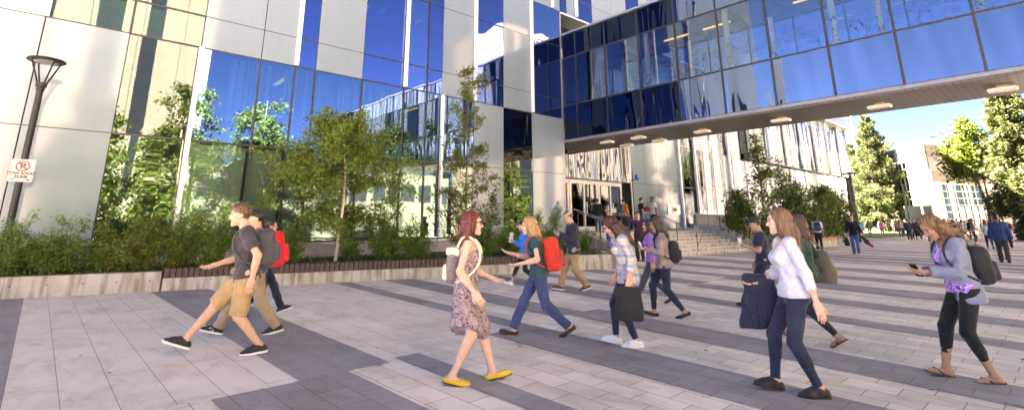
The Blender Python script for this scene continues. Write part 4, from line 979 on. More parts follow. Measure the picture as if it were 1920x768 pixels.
    lip = front & (ya < .023-.25*np.abs(z+.06)) & (np.abs(z+.060) < .0115) & (x > .072); col[lip] = sc*np.array([.92, .52, .50])
    cheek = front & (ya > .02) & (ya < .055) & (np.abs(z+.028) < .02); col[cheek] = sc*np.array([1.06, .9, .88])
    if fine:
        eye = front & (np.abs(ya-.031) < .0155) & (np.abs(z-.009) < .0075); col[eye] = (.42,.37,.34)
        iris = front & (np.abs(ya-.031) < .0065) & (np.abs(z-.009) < .0065); col[iris] = (.03,.02,.015); lash = front & (np.abs(ya-.031) < .017) & (np.abs(z-.0165) < .0035); col[lash] = (.06,.04,.035)
    else:
        eye = front & (np.abs(ya-.031) < .016) & (np.abs(z-.009) < .010); col[eye] = sc*.35
    brow = front & (ya > .012) & (ya < .052) & (np.abs(z-.033+.12*np.maximum(ya-.038, 0)) < .0055); col[brow] = hcol*.6+sc*.12
    np_obj('body', Wd(V), Fc, SKIN, root, smooth=True, col=col)
    # --- bottoms
    def emitp(nm, Fd, m, par=root):
        v_, f_ = Fd.mesh()
        if len(v_) < 8: return None
        return np_obj(nm, Wd(v_), f_, m, par, smooth=True)
    if bottom:
        kind, bc = bottom[0], bottom[1]; Fd = Field(lo, np.array([hi[0], hi[1], hipz+.25]), res)
        m_ = cloth(bc, .85, bottom[2] if len(bottom) > 2 else None); hm0 = top.get('hem', -.03) if top else (outer.get('hem', -.08) if outer else .05); wl = min(.10, max(hm0, -.08)+.04)
        if kind in ('slim', 'jeans', 'trousers', 'capri', 'shorts'):
            inf = {'slim': .006, 'jeans': .013, 'trousers': .020, 'capri': .006, 'shorts': .026}[kind]
            Fd.loft(fr, pel, [p for p in TP if p[0] < .2], .03, inf*.7+.004)
            for i in (0, 1):
                k1 = .088+inf
                if kind == 'shorts':
                    kk = knees[i]; e_ = hips[i]+(kk-hips[i])*.93; Fd.cone(hips[i], e_, k1, .096, .05)
                else:
                    Fd.cone(hips[i], knees[i], k1, .058+inf, .045); end = ankles[i] if kind != 'capri' else knees[i]+(ankles[i]-knees[i])*.62
                    re = {'slim': .042, 'jeans': .066, 'trousers': .072, 'capri': .044}[kind]
                    Fd.cone(knees[i], end, .055+inf, re, .03); 
                    if kind in ('slim', 'capri', 'jeans'): bk = -np.array(toes[i][:, 0]); Fd.cone(knees[i]+(ankles[i]-knees[i])*.12+bk*.012, knees[i]+(ankles[i]-knees[i])*.45+bk*.012, .048+inf*.7, .040+inf*.7, .035)
            Fd.ripple(.0030 if kind in ('slim', 'capri') else .008, 17 if kind != 'shorts' else 13, seed)
            Fd.cut(T(0, 0, wl), tor[:, 2])
            for i in (0, 1):      # hems cut square to the leg: carve the volume beyond the hem
                if kind == 'shorts': d_ = (knees[i]-hips[i]); e_ = hips[i]+d_*.93; r_ = .15
                else: d_ = ankles[i]-knees[i]; e_ = knees[i]+d_*(.64 if kind == 'capri' else (.965 if kind != 'slim' else .93)); r_ = .11
                d_ = d_/np.linalg.norm(d_); Fd.cone(e_+d_*(r_+.0), e_+d_*(r_+.06), r_, r_, 0, True)
            emitp('shorts' if kind == 'shorts' else ('leggings' if kind == 'capri' else 'trousers'), Fd, m_)
        elif kind == 'dress':
            Fd = Field(lo, np.array([hi[0], hi[1], hi[2]]), res)
            Fd.loft(fr, pel, [p for p in TP if .02 < p[0] < .46], .03, .010)
            for sd_ in (1, -1): Fd.ell(fr, T(.088, sd_*.066, .335), (.063, .068, .066), .03)
            Fd.loft(pfr, pel, [(-.47,.185,.22,.02), (-.30,.165,.20,.01), (-.1,.142,.188,0), (.02,.128,.176,0), (.17,.094,.13,0)], .03, 0, False, 2, .016, 11, seed)
            for i in (0, 1): Fd.cone(hips[i], hips[i]+(knees[i]-hips[i])*1.02, .112, .098, .06)
            X, Y, Z = Fd.pts((slice(None),)*3); Fd.d = np.maximum(Fd.d, (hipz-.43-Z-.10*np.sin(Y*6+X*3)*1.0).astype(np.float32)); Fd.ripple(.004, 14, seed)
            Fd.cut(T(0, 0, .415), tor[:, 2]); emitp('dress', Fd, m_)
    # --- tops
    def torso_garment(nm, kind, tc_, pat, sleeve, hem, inf, neck='crew', open_=0, shoulder_cut=None):
        Fd = Field(lo, hi, res); Fd.loft(fr, pel, [(hem, *[np.interp(hem, [p[0] for p in TP], [p[j] for p in TP]) for j in (1, 2, 3)])]+[p for p in TP if hem+.02 < p[0] < .52], .03, inf, False, 2, .006 if inf > .012 else .003, 7, seed)
        Fd.loft(fr, pel, [(hem, .126+inf*.7, .172+inf*.7, 0), (hem+.05, .124+inf*.7, .168+inf*.7, 0), (hem+.14, .10, .14, 0)], .05, 0, False, 2, .007, 8, seed+1)
        if f:
            for sd_ in (1, -1): Fd.ell(fr, T(.088, sd_*.066, .335), (.055+inf, .06+inf, .058+inf), .04)
        for i, sd_ in enumerate((1, -1)):
            g = inf*.9+.004
            Fd.cone(T(-.01, sd_*.07, .49), shs[i], .045+g*.7, (.048 if not f else .040)+g*.8, .03)
            if sleeve > 0:
                t = min(sleeve, 1); e_ = shs[i]+(els[i]-shs[i])*t; Fd.cone(shs[i], e_, (.049 if not f else .040)+g*.8, (.043 if sleeve > 1 else .050)+g-(.006 if f else 0), .025)
                if sleeve > 1: w_ = els[i]+(wrs[i]-els[i])*min(sleeve-1, 1); Fd.cone(els[i], w_, .043+g, .034+g, .02)
        Fd.ripple(.0085 if inf > .012 else .0045, 15, seed+3)
        for i, sd_ in enumerate((1, -1)):
            if sleeve > 1: d_ = wrs[i]-els[i]; e_ = els[i]+d_*min(sleeve-1, .97)
            elif sleeve > 0: d_ = els[i]-shs[i]; e_ = shs[i]+d_*sleeve
            else: continue
            d_ = d_/np.linalg.norm(d_); Fd.cone(e_+d_*.075, e_+d_*.10, .078, .078, 0, True)
        if sleeve == 0:
            for i, sd_ in enumerate((1, -1)): Fd.ell(fr, T(0, sd_*(sw+.035), .46), (.10, .055, .12), .01, True)
        Fd.cut(T(0, 0, hem), -tor[:, 2])
        if neck == 'crew': Fd.ell(fr, T(.01, 0, .555), (.075, .078, .05), .005, True)
        elif neck == 'scoop': Fd.ell(fr, T(.06, 0, .54), (.10, .095, .10), .005, True)
        elif neck == 'vee': Fd.ell(fr, T(.07, 0, .54), (.10, .065, .13), .005, True)
        elif neck == 'tank': Fd.ell(fr, T(.06, 0, .53), (.14, .085, .10), .005, True)
        if open_: 
            for zz_ in np.arange(hem-.05, .56, .03): Fd.box(fr, T(.16, 0, zz_), (.15, open_*(.6+.8*min(1, abs(zz_-.2))), .03), .005, 0, True)
        return emitp(nm, Fd, cloth(tc_, .85, pat))
    if top: torso_garment(top.get('name', 'shirt'), None, top['c'], top.get('pat'), top.get('sl', .5), top.get('hem', -.03), top.get('inf', .014), top.get('neck', 'crew'))
    if outer: torso_garment(outer.get('name', 'jacket'), None, outer['c'], outer.get('pat'), outer.get('sl', 1.95), outer.get('hem', -.08), outer.get('inf', .026), outer.get('neck', 'vee'), outer.get('open', 0))
    # --- hair
    hk, hcx = hair[0], hair[1]; hm_ = hair_mat(tuple(hcx))
    if hk != 'none':
        Fd = Field(hc-np.array([.42, .3, .62]), hc+np.array([.3, .3, .2]), res*.9)
        Fd.ell(hfr, HD(-.016, 0, .042), (.108, .087, .100), 0)
        if hk == 'short': Fd.ell(hfr, HD(.0, 0, .085), (.10, .078, .062), .02)
        if hk in ('long', 'wavy', 'flow'):
            lng = {'long': -.36, 'wavy': -.27, 'flow': -.30}[hk]; sh_ = -.045 if hk != 'flow' else -.12
            Fd.loft(hfr, hc, [(lng,.035,.07,sh_-.02), (lng*.6,.062,.105,sh_+.0), (-.08,.085,.104,-.035), (.03,.095,.09,-.022)], .03)
        if hk == 'bun': Fd.cone(HD(-.12, 0, .09), HD(-.135, 0, .095), .05, .048, .02)
        if hk == 'pony': Fd.cone(HD(-.10, 0, .05), HD(-.15, 0, .02), .028, .04, .02); Fd.cone(HD(-.15, 0, .02), HD(-.13, 0, -.2), .042, .02, .02)
        if hk in ('long', 'wavy', 'flow'):
            lr = random.Random(seed)
            for q_ in range(13):
                a_ = R_(lr.uniform(75, 285)); rr2 = lr.uniform(.085, .10); x0, y0 = -.02+rr2*math.cos(a_), .088*math.sin(a_); l2 = lng*lr.uniform(.8, 1.12); wv = .02 if hk != 'long' else .008
                pts_ = [HD(x0, y0, -.02), HD(x0-.012+lr.uniform(-wv, wv), y0*1.12, l2*.45), HD(x0*.8-.03+lr.uniform(-wv, wv)*1.5, y0*1.05+lr.uniform(-.02, .02), l2)]
                Fd.cone(pts_[0], pts_[1], .026, .024, .012); Fd.cone(pts_[1], pts_[2], .024, .007, .012)
            if hk == 'flow':
                for q_ in range(7): p0_ = HD(-.03, .09*(1 if q_ % 2 else -1), .03-.02*q_); p1_ = HD(-.16-lr.uniform(0, .10), .11*(1 if q_ % 2 else -1), -.08-.03*q_); Fd.cone(p0_, p1_, .024, .008, .015)
        Fd.strands(hc, .006 if hk != 'short' else .003, 60, seed)
        # the face stays free
        lowz = -.02 if hk == 'short' else -.6
        Fd.loft(hfr, hc, [(-.30,.08,.060,.110), (-.06,.078,.060,.108), (.02,.070,.064,.106), (.06,.062,.056,.108), (.088,.05,.026,.110), (.10,.03,.008,.105)], .012, 0, True)
        if hk in ('short', 'bun', 'pony'):
            p_ = HD(.0, 0, -.035); n_ = hd@np.array([.55, 0, -.85])
            if hk == 'short': Fd.cut(p_, n_); Fd.ell(hfr, HD(.03, .08, -.02), (.035, .03, .055), .01, True); Fd.ell(hfr, HD(.03, -.08, -.02), (.035, .03, .055), .01, True)
            elif hk == 'bun': Fd.cut(p_, n_)
        hv = emitp('hair', Fd, hm_)
        if fine and hv is not None and hk != 'short':      # loose strands break the outline
            g_ = np.random.default_rng(seed+5); me = hv.data; co = np.empty(len(me.vertices)*3, np.float32); me.vertices.foreach_get('co', co); co = co.reshape(-1, 3); hcw = Wd(hc)
            fw = RW@hd[:, 0]; pick = co[g_.integers(0, len(co), 520)]; pick = pick[((pick-hcw)@fw < .055)]
            vs_, fs_ = [], []
            for p_ in pick:
                o_n = p_-hcw; o_n[2] *= .3; o_n /= max(np.linalg.norm(o_n), 1e-6); d_ = np.array([0, 0, -1.])+o_n*g_.uniform(.0, .5)+g_.normal(size=3)*.22-fw*.15; ln = g_.uniform(.05, .15)*s; wdv = np.cross(d_, g_.normal(size=3)); wdv /= np.linalg.norm(wdv); q_ = p_-o_n*.004; b0 = len(vs_)
                for k_ in range(5):
                    wv = wdv*(.0022*(1-k_/4.5)); vs_ += [q_-wv, q_+wv]; d_ = d_+g_.normal(size=3)*.14-o_n*.05; q_ = q_+d_/np.linalg.norm(d_)*ln/4
                fs_ += [(b0+2*k_, b0+2*k_+1, b0+2*k_+3, b0+2*k_+2) for k_ in range(4)]
            np_obj('loose_strands', np.array(vs_), np.array(fs_), hm_, hv)
    if cap:
        Fd = Field(hc-.25, hc+.25, res*.9); Fd.ell(hfr, HD(-.014, 0, .045), (.116, .094, .104), 0); Fd.cut(HD(0, 0, .052), hd@np.array([-.12, 0, -1])); v_ = emitp('cap', Fd, cloth(cap[0], .8))
        Fd = Field(hc-.25, hc+.28, res*.9); sg_ = 1 if len(cap) < 2 else -1
        Fd.ell([hd@rot('Y', 12)[:, 0], hd[:, 1], hd@rot('Y', 12)[:, 2]], HD(sg_*.115, 0, .055), (.085, .075, .012), 0); Fd.ell(hfr, HD(-.014, 0, .05), (.105, .085, .12), 0, True)
        if v_ is not None: emitp('peak', Fd, cloth(cap[0], .8), v_)
    # --- shoes
    sk, scol = shoes[0], shoes[1]
    for i, sd_ in enumerate((1, -1)):
        A_ = ankles[i]; ft = toes[i]; o_ = lambda x, y, z: A_+ft@np.array([x, y, z]); ffr = [ft[:, 0], ft[:, 1], ft[:, 2]]
        l_, h_ = A_-.22, A_+.26
        if sk in ('sneaker', 'shoe', 'flat'):
            Fd = Field(l_, h_, res*.85); Fd.cone(o_(-.045, 0, -.052), o_(.09, sd_*.006, -.056), .044, .049, .02); Fd.cone(o_(.09, sd_*.006, -.056), o_(.165, 0, -.063), .048, .032, .03)
            if sk != 'flat': Fd.cone(o_(-.03, 0, -.04), o_(.02, 0, -.012), .043, .046, .02); Fd.cone(o_(.02, 0, -.015), o_(.11, 0, -.05), .045, .04, .02)
            Fd.cut(o_(0, 0, -.079), -ft[:, 2])
            if sk == 'flat': Fd.ell(ffr, o_(.03, 0, -.022), (.085, .036, .030), .008, True); Fd.cut(o_(0, 0, -.030), ft[:, 2])
            else: Fd.cut(o_(0, 0, .008), ft@np.array([-.2, 0, 1])); Fd.cone(o_(-.01, 0, .012), o_(-.01, 0, .1), .036, .04, 0, True)
            shoe = emitp('shoe', Fd, cloth(scol, .55))
            if shoe is not None:
                Fd = Field(l_, h_, res*.7); a_ = .003
                Fd.cone(o_(-.045, 0, -.066), o_(.09, sd_*.006, -.066), .046+a_, .051+a_, .02); Fd.cone(o_(.09, sd_*.006, -.066), o_(.168, 0, -.066), .050+a_, .034+a_, .03)
                Fd.cut(o_(0, 0, -.085), -ft[:, 2]); Fd.cut(o_(0, 0, -.060 if (len(shoes) > 2 and shoes[2]) else -.074), ft[:, 2])
                emitp('sole', Fd, RUBBER if (len(shoes) > 2 and shoes[2]) else RUBBER_D, shoe)
                if len(shoes) > 3 and fine:
                    b_ = MB()
                    for q_ in range(3):
                        for sy_ in (1, -1):
                            P_ = [Wd(o_(.035+.028*q_+dx_, sy_*yy_, zz_)) for dx_, yy_, zz_ in ((0, .050, -.052), (.013, .050, -.052), (-.003, .045, -.014), (-.016, .045, -.014))]; b_.add(P_, [[0, 1, 2, 3]])
                    b_.build('stripes', RUBBER, shoe)
        elif sk == 'sandal':
            Fd = Field(l_, h_, res*.75); Fd.cone(o_(-.045, 0, -.072), o_(.09, sd_*.006, -.072), .045, .050, .02); Fd.cone(o_(.09, sd_*.006, -.072), o_(.168, 0, -.072), .049, .034, .03); Fd.cut(o_(0, 0, -.087), -ft[:, 2]); Fd.cut(o_(0, 0, -.070), ft[:, 2])
            for y_ in (1, -1): Fd.cone(o_(.115, 0, -.026), o_(.04, y_*.042, -.065), .008, .009, 0)
            emitp('sandal', Fd, cloth(scol, .6))
    info = dict(root=root, T=lambda x, y, z: Wd(T(x, y, z)), hand=[Wd(wrs[i]+(wrs[i]-els[i])/np.linalg.norm(wrs[i]-els[i])*.10) for i in (0, 1)], wr=[Wd(w_) for w_ in wrs], fa=[RW@((wrs[i]-els[i])/np.linalg.norm(wrs[i]-els[i])) for i in (0, 1)],
                hd=lambda x, y, z: Wd(HD(x, y, z)), R=RW, tor=RW@tor, hR=RW@hd, s=s, pos=pos, sh=[Wd(a) for a in shs], el=[Wd(a) for a in els], fr=[RW@e_ for e_ in hfr])
    return info

def look(pos, phi):
    """heading for a figure at pos: 0 = towards the right of the view, 90 = away, 180 = left, 270 = towards the viewer"""
    d = np.array(pos[:2])/np.linalg.norm(pos[:2]); r = np.array([d[1], -d[0]]); a = R_(phi); h = r*math.cos(a)+d*math.sin(a); return math.atan2(h[1], h[0])
def sdf_obj(nm, lo, hi, res, fn, mat, parent=None):
    Fd = Field(lo, hi, res); fn(Fd); v, f = Fd.mesh(); return np_obj(nm, v, f, mat, parent, smooth=True)
def backpack(P, label, c, c2=None, size=(.16, .15, .23), off=(-.21, 0, .27), res=.008, pocket=True):
    """worn on the back: sack, pocket, two straps"""
    t = P['tor']; fr = [t[:, 0], t[:, 1], t[:, 2]]; o = P['T'](*off); s = P['s']
    root = thing('backpack', label, 'backpack', o); m = cloth(c, .7); m2 = cloth(c2 or c, .7)
    sz = np.array(size)*s; r = np.linalg.norm(sz)+.1
    def sack(F): F.box(fr, o, (sz[0]*.8, sz[1], sz[2]), .07*s, 0); F.ripple(.006, 14, 2)
    sdf_obj('sack', o-r, o+r, res, sack, m, root)
    if pocket:
        po = o-t[:, 0]*sz[0]*.75-t[:, 2]*sz[2]*.3
        def pk(F): F.box(fr, po, (sz[0]*.42, sz[1]*.8, sz[2]*.5), .04*s, 0); F.ripple(.004, 18, 5)
        sdf_obj('pocket', po-r, po+r, res, pk, m2, root)
    for sd_ in (1, -1):
        b = MB(); pts = [P['T'](-.12, sd_*.09, .43), P['T'](-.07, sd_*.10, .535), P['T'](.02, sd_*.105, .54), P['T'](.115, sd_*.11, .44), P['T'](.125, sd_*.13, .30), P['T'](.05, sd_*.172, .18), P['T'](-.10, sd_*.15, .08)]
        pts = [Vector(p) for p in pts]
        # smooth the strap path
        sm = []
        for a in range(len(pts)-1):
            p0, p1, p2_, p3 = pts[max(a-1, 0)], pts[a], pts[a+1], pts[min(a+2, len(pts)-1)]
            for k in range(4):
                u = k/4; sm.append(.5*((2*p1)+(-p0+p2_)*u+(2*p0-5*p1+4*p2_-p3)*u*u+(-p0+3*p1-3*p2_+p3)*u**3))
        b.tube(sm+[pts[-1]], .0125*s, 8); b.build('strap', m2, root, smooth=True)
    return root
def held_bag(P, hand, label, c, w=.19, h=.2, d=.07, drop=.12, res=.008, nm='bag', strap=True, off=(0, 0)):
    o = P['hand'][hand]-np.array([0, 0, drop+h])+np.array([off[0], off[1], 0]); R = P['R']; fr = [R[:, 0], R[:, 1], R[:, 2]]
    root = thing(nm, label, 'bag', o); m = cloth(c, .7); r = max(w, h)+.15
    def sack(F): F.loft(fr, o, [(-h, w, d*1.1, 0), (-h*.4, w*1.04, d*1.15, 0), (h*.5, w*.95, d*.8, 0), (h, w*.82, d*.35, 0)], 0, 0, False, 3); F.ripple(.008, 12, 4)
    sdf_obj('sack', o-r, o+r, res, sack, m, root)
    if strap:
        for sd_ in (1, -1):
            b = MB(); q = P['hand'][hand]; b.tube([o+fr[2]*h*.9+fr[0]*w*.55+fr[1]*sd_*.02, q+fr[1]*sd_*.012+fr[0]*.03, q+fr[1]*sd_*.012-fr[0]*.03, o+fr[2]*h*.9-fr[0]*w*.55+fr[1]*sd_*.02], .009, 7); b.build('handle', m, root, smooth=True)
    return root
def shoulder_bag(P, side, label, c, w=.17, h=.17, d=.06, z=.12, x=-.05, y=.26, res=.008):
    sd_ = 1 if side == 0 else -1; o = P['T'](x, sd_*y, z); R = P['R']; fr = [R[:, 0], R[:, 1], R[:, 2]]; root = thing('shoulder_bag', label, 'bag', o); m = cloth(c, .65); r = max(w, h)+.15
    def sack(F): F.loft(fr, o, [(-h, w, d*1.1, 0), (-h*.3, w*1.03, d*1.15, 0), (h, w*.8, d*.4, 0)], 0, 0, False, 3); F.ripple(.007, 12, 4)
    sdf_obj('sack', o-r, o+r, res, sack, m, root)
    b = MB(); b.tube([o+fr[2]*h*.9+fr[0]*w*.6, P['T'](.07, sd_*.13, .46), P['T'](0, sd_*.12, .565), P['T'](-.09, sd_*.13, .47), o+fr[2]*h*.9-fr[0]*w*.6], .012, 8); b.build('strap', m, root, smooth=True); return root
PHM = surf('phone_black', (.02,.02,.025), .15)
def phone(P, hand, label, c=None):
    o = P['hand'][hand]; fa = P['fa'][hand]; up = np.array([0, 0, 1.]); root = thing('phone', label, 'phone', o)
    d = fa*.5+up*.86; d /= np.linalg.norm(d); sd_ = np.cross(d, fa); sd_ /= max(np.linalg.norm(sd_), 1e-6); b = MB(); c_ = o+fa*.0+up*.025; b.bar(c_-d*.07, c_+d*.07, .072, .010, up=tuple(np.cross(sd_, d))); b.build('case', c or PHM, root); return root
def cup(P, hand, label):
    o = P['hand'][hand]+np.array([0, 0, .0]); root = thing('cup', label, 'cup', o); b = MB(); b.lathe(o+np.array([0, 0, -.02]), [(.028, 0), (.038, .11)], 18); b.build('cup_body', RUBBER, root); b = MB(); b.lathe(o+np.array([0, 0, .09]), [(.041, 0), (.041, .012), (.034, .02)], 18); b.build('lid', RUBBER, root); return root
# ------------------------------------------------------------------ the people of the plaza
WALK = dict(feet=[(.36,0,.01,-16), (-.30,0,.062,34)], dz=.045)
WALK2 = dict(feet=[(-.30,0,.062,34), (.36,0,.01,-16)], dz=.045)
def at(u, v, phi, z=0): p = spot(u, v, z); return dict(pos=p, face=look(p, phi))
def atd(u, dist, phi, z=0): p = away(u, dist, z); return dict(pos=p, face=look(p, phi))
DEN = (.03,.045,.10); DEND = (.014,.018,.040); KHAKI = (.40,.27,.13); KHAKI2 = (.34,.26,.18)
AUB = (.11,.022,.018); BLOND = (.38,.22,.10); BRN = (.10,.05,.028); BRN2 = (.14,.075,.045)
N1 = .0065
# the man in shorts, the two behind him
P = person(**at(447, 662, 182), label='man striding in tan shorts, grey tee and black canvas shoes', H=1.86, skin='light', res=N1, lean=9, neckf=.03, head=(2, 0), feet=[(-.20,0,.0,4), (.60,0,.03,-22)], dz=.07, hands=[(-.04,.27,.82), (.33,-.20,.96)], hair=('short', BRN),
           top=dict(c=(.050,.045,.055), sl=.62, hem=-.06, inf=.018, name='tee'), bottom=('shorts', KHAKI), shoes=('sneaker', BLACK, True))
backpack(P, 'dark grey backpack worn by the man in tan shorts', (.055,.055,.065), size=(.13, .14, .22))
P = person(**at(468, 626, 181), label='man in khaki trousers and black cap walking behind the man in shorts', H=1.79, skin='light', res=N1, lean=6, feet=[(-.32,0,.012,10), (.40,0,.03,-16)], dz=.05, hands=[(.10,.26,.86), (.2,-.24,.9)], hair=('short', BLACK_H), cap=((.02,.022,.028),),
           top=dict(c=(.045,.07,.16), sl=.6, hem=-.06, inf=.02, name='tee'), bottom=('trousers', KHAKI2), shoes=('sneaker', BLACK, True, 'stripes'))
backpack(P, 'bright red bulging backpack on the man with the black cap', (.55,.012,.02), (.62,.02,.03), size=(.17, .16, .25), off=(-.22, 0, .24))
P = person(**atd(504, 10.2, 2), label='dark haired person in light blue top walking the other way behind the red backpack', H=1.66, sex='f', res=.009, lean=2, **WALK, hands=[(.1,.2,1.0), (.2,-.22,1.05)], hair=('bun', BLACK_H), top=dict(c=(.25,.42,.72), sl=.5, hem=-.05), bottom=('jeans', DEND, 'denim'), shoes=('sneaker', BLACK, True))
# the woman in the patterned dress
P = person(**at(872, 716, 355), label='red haired woman in a mauve patterned dress and yellow flats', H=1.66, sex='f', skin='fair', res=N1, lean=3, feet=[(.27,0,.006,-12), (-.12,0,.012,10)], dz=.02, hands=[(.24,.22,1.0), (.10,-.26,.90)], hair=('wavy', AUB),
           bottom=('dress', (.4,.3,.33), 'mottle'), shoes=('flat', (.62,.42,.03), False))
t = P['tor']; o = P['hd'](.10, 0, .012); gl = thing('sunglasses', 'dark sunglasses on the face of the red haired woman', 'sunglasses', o)
for sd_ in (1, -1):
    b = MB(); h_ = P['fr']; c_ = P['hd'](.105, sd_*.033, .010); n = 14
    b.add([c_+h_[1]*.026*math.cos(2*math.pi*q/n)+h_[2]*.020*math.sin(2*math.pi*q/n)+h_[0]*d_ for d_ in (0, .004) for q in range(n)], [list(range(n))[::-1], list(range(n, 2*n))]+[[i, (i+1) % n, (i+1) % n+n, i+n] for i in range(n)]); b.build('lens', PHM, gl)
    b = MB(); b.tube([P['hd'](.105, sd_*.058, .015), P['hd'](.06, sd_*.078, .016), P['hd'](-.01, sd_*.085, .012)], .004, 6); b.build('temple', PHM, gl)
bg_ = backpack(P, 'cream and black zigzag patterned backpack on the woman in the dress', (.30,.27,.25), (.78,.68,.50), size=(.09, .125, .17), off=(-.165, .03, .22))
for ch in bg_.children:
    if ch.name.startswith('sack'): ch.data.materials[0] = cloth((.31,.27,.25), .8, 'zigzag')
o = P['T'](-.17, .03, .385); tt = P['tor']
def flap(F): F.box([tt[:, 0], tt[:, 1], tt[:, 2]], o, (.075, .12, .04), .03, 0); F.ripple(.006, 16, 3)
sdf_obj('flap', o-.25, o+.25, .008, flap, cloth((.74,.64,.46), .75), bg_)
# the blond woman and those behind her
P = person(**at(1012, 629, 183), label='blond woman in dark teal tee and blue jeans with a red backpack', H=1.68, sex='f', skin='fair', res=N1, lean=8, head=(6, 0), neckf=.02, feet=[(-.40,0,.062,32), (.38,0,.005,-8)], dz=.065, hands=[(.27,.24,1.0), (.40,-.16,1.12)], hair=('long', BLOND),
           top=dict(c=(.012,.055,.075), sl=.42, hem=-.04, inf=.012, neck='scoop', name='tee'), bottom=('jeans', (.032,.052,.125), 'denim'), shoes=('flat', (.03,.022,.02), False))
backpack(P, 'red and grey backpack on the blond woman in jeans', (.50,.03,.018), (.34,.05,.045), size=(.15, .155, .24), off=(-.23, 0, .24))
P = person(**at(984, 536, 186), label='person in a bright blue jacket holding a sheet of paper behind the blond woman', H=1.60, sex='f', res=.009, **WALK2, hands=[(.30,.1,1.16), (.34,-.05,1.18)], hair=('short', BLACK_H), top=dict(c=(.02,.17,.62), sl=1.9, hem=-.06, inf=.02, name='jacket'), bottom=('capri', BLACK), shoes=('sneaker', (.6,.6,.6), True))
o = P['hand'][0]; pt_ = thing('paper', 'folded white sheet of paper in the hand of the person in bright blue', 'paper', o); b = MB(); b.bar(o+np.array([0, 0, -.06]), o+np.array([.02, .03, .18]), .17, .004, up=(1, .3, 0)); b.build('sheet', RUBBER, pt_)
P = person(**at(1078, 544, 192), label='man in a grey cap, navy jacket and tan trousers looking at his phone', H=1.84, skin='light', res=.0075, head=(22, 0), lean=3, feet=[(-.24,0,.03,18), (.30,0,.005,-8)], dz=.03, hands=[(.30,.04,1.17), (.28,-.07,1.14)], hair=('short', (.12,.09,.07)), cap=((.42,.39,.37),),
           top=dict(c=(.10,.22,.66), sl=.6, hem=-.05, inf=.012, name='shirt'), outer=dict(c=(.022,.022,.035), open=.05, hem=-.12, inf=.032), bottom=('trousers', (.38,.245,.12)), shoes=('shoe', (.13,.055,.028), True))
phone(P, 0, 'black phone held by the man in the grey cap')
# plaid shirt, grey top
P = person(**at(1184, 647, 184), label='woman with long dark red hair and pale blue plaid shirt looking down', H=1.66, sex='f', skin='light', res=N1, head=(34, 0), lean=7, neckf=.03, feet=[(-.06,0,.0,3), (.19,0,.006,-9)], dz=.02, hands=[(.0,.27,.86,'grip'), (.16,-.22,.86)], hair=('long', (.045,.016,.014)),
           top=dict(c=(.60,.55,.50), pat='plaid', sl=1.55, hem=-.10, inf=.022, neck='vee'), bottom=('slim', DEND, 'denim'), shoes=('sneaker', (.70,.72,.70), True))
held_bag(P, 0, 'black cloth bag hanging from the hand of the woman in plaid', (.014,.014,.017), w=.17, h=.19, d=.07, drop=.0)
P = person(**at(1253, 594, 186), label='woman in a taupe top reading her phone with long dark brown hair', H=1.65, sex='f', skin='tan', res=N1, head=(16, 0), lean=4, feet=[(-.26,0,.035,22), (.22,0,.006,-10)], dz=.035, hands=[(.30,.10,1.14), (.30,-.08,1.12)], hair=('long', (.05,.028,.02)),
           top=dict(c=(.28,.21,.20), sl=1.7, hem=-.06, inf=.016, neck='scoop'), bottom=('slim', DEND, 'denim'), shoes=('flat', (.02,.018,.018), False))
phone(P, 0, 'white phone held by the woman in the taupe top', RUBBER); backpack(P, 'small black backpack on the woman in the taupe top', (.018,.018,.02), size=(.11, .13, .19), off=(-.19, 0, .2))
P = person(**atd(1219, 10.6, 182), label='woman in a violet cardigan half hidden behind the taupe top', H=1.63, sex='f', skin='tan', res=.010, **WALK, hair=('long', (.03,.02,.018)), top=dict(c=(.26,.13,.42), sl=1.9, hem=-.12, inf=.018), bottom=('slim', (.05,.05,.08)), shoes=('flat', (.02,.02,.02), False))
# woman in white, the one behind, the man with the cup
P = person(**at(1514, 739, 198), label='brown haired woman in a white blouse and dark jeans carrying a navy jacket', H=1.67, sex='f', skin='fair', res=.006, lean=3, head=(2, -8), feet=[(-.08,0,.0,3), (.24,0,.006,-10)], dz=.025, hands=[(-.10,.27,.83), (.27,-.17,1.0)], hair=('wavy', BRN2),
           top=dict(c=(.55,.56,.66), sl=1.5, hem=-.02, inf=.014, neck='scoop', name='blouse'), bottom=('slim', (.016,.022,.048), 'denim'), shoes=('shoe', (.028,.02,.02), False))
o = P['wr'][1]; R = P['R']; jk = thing('jacket', 'navy jacket draped over the forearm of the woman in white', 'jacket', o)
def drape(F):
    F.loft([R[:, 0], R[:, 1], R[:, 2]], o+R[:, 0]*.02, [(-.44,.13,.045,.02), (-.2,.15,.055,.0), (-.02,.13,.06,0), (.05,.10,.045,0)], .02, 0, False, 2.5, .012, 9, 1); F.loft([R[:, 0], R[:, 1], R[:, 2]], o-R[:, 0]*.08, [(-.36,.07,.05,0), (0,.08,.06,0)], .03); F.ripple(.010, 13, 8)
sdf_obj('cloth_body', o-.6, o+.4, .008, drape, cloth((.013,.017,.042), .8), jk)
P = person(**at(1531, 643, 160), label='woman in a dark green top with long brown hair and an olive tote bag', H=1.66, sex='f', skin='tan', res=.008, lean=2, **WALK2, hands=[(.1,.25,.85), (.05,-.27,.85)], hair=('long', (.07,.035,.022)), top=dict(c=(.014,.05,.045), sl=.9, hem=-.04, inf=.014), bottom=('slim', (.02,.02,.025)), shoes=('sandal', (.12,.05,.03), False))
shoulder_bag(P, 1, 'olive brown tote bag on the shoulder of the woman behind the white blouse', (.12,.10,.075), w=.21, h=.20, d=.08, z=.10)
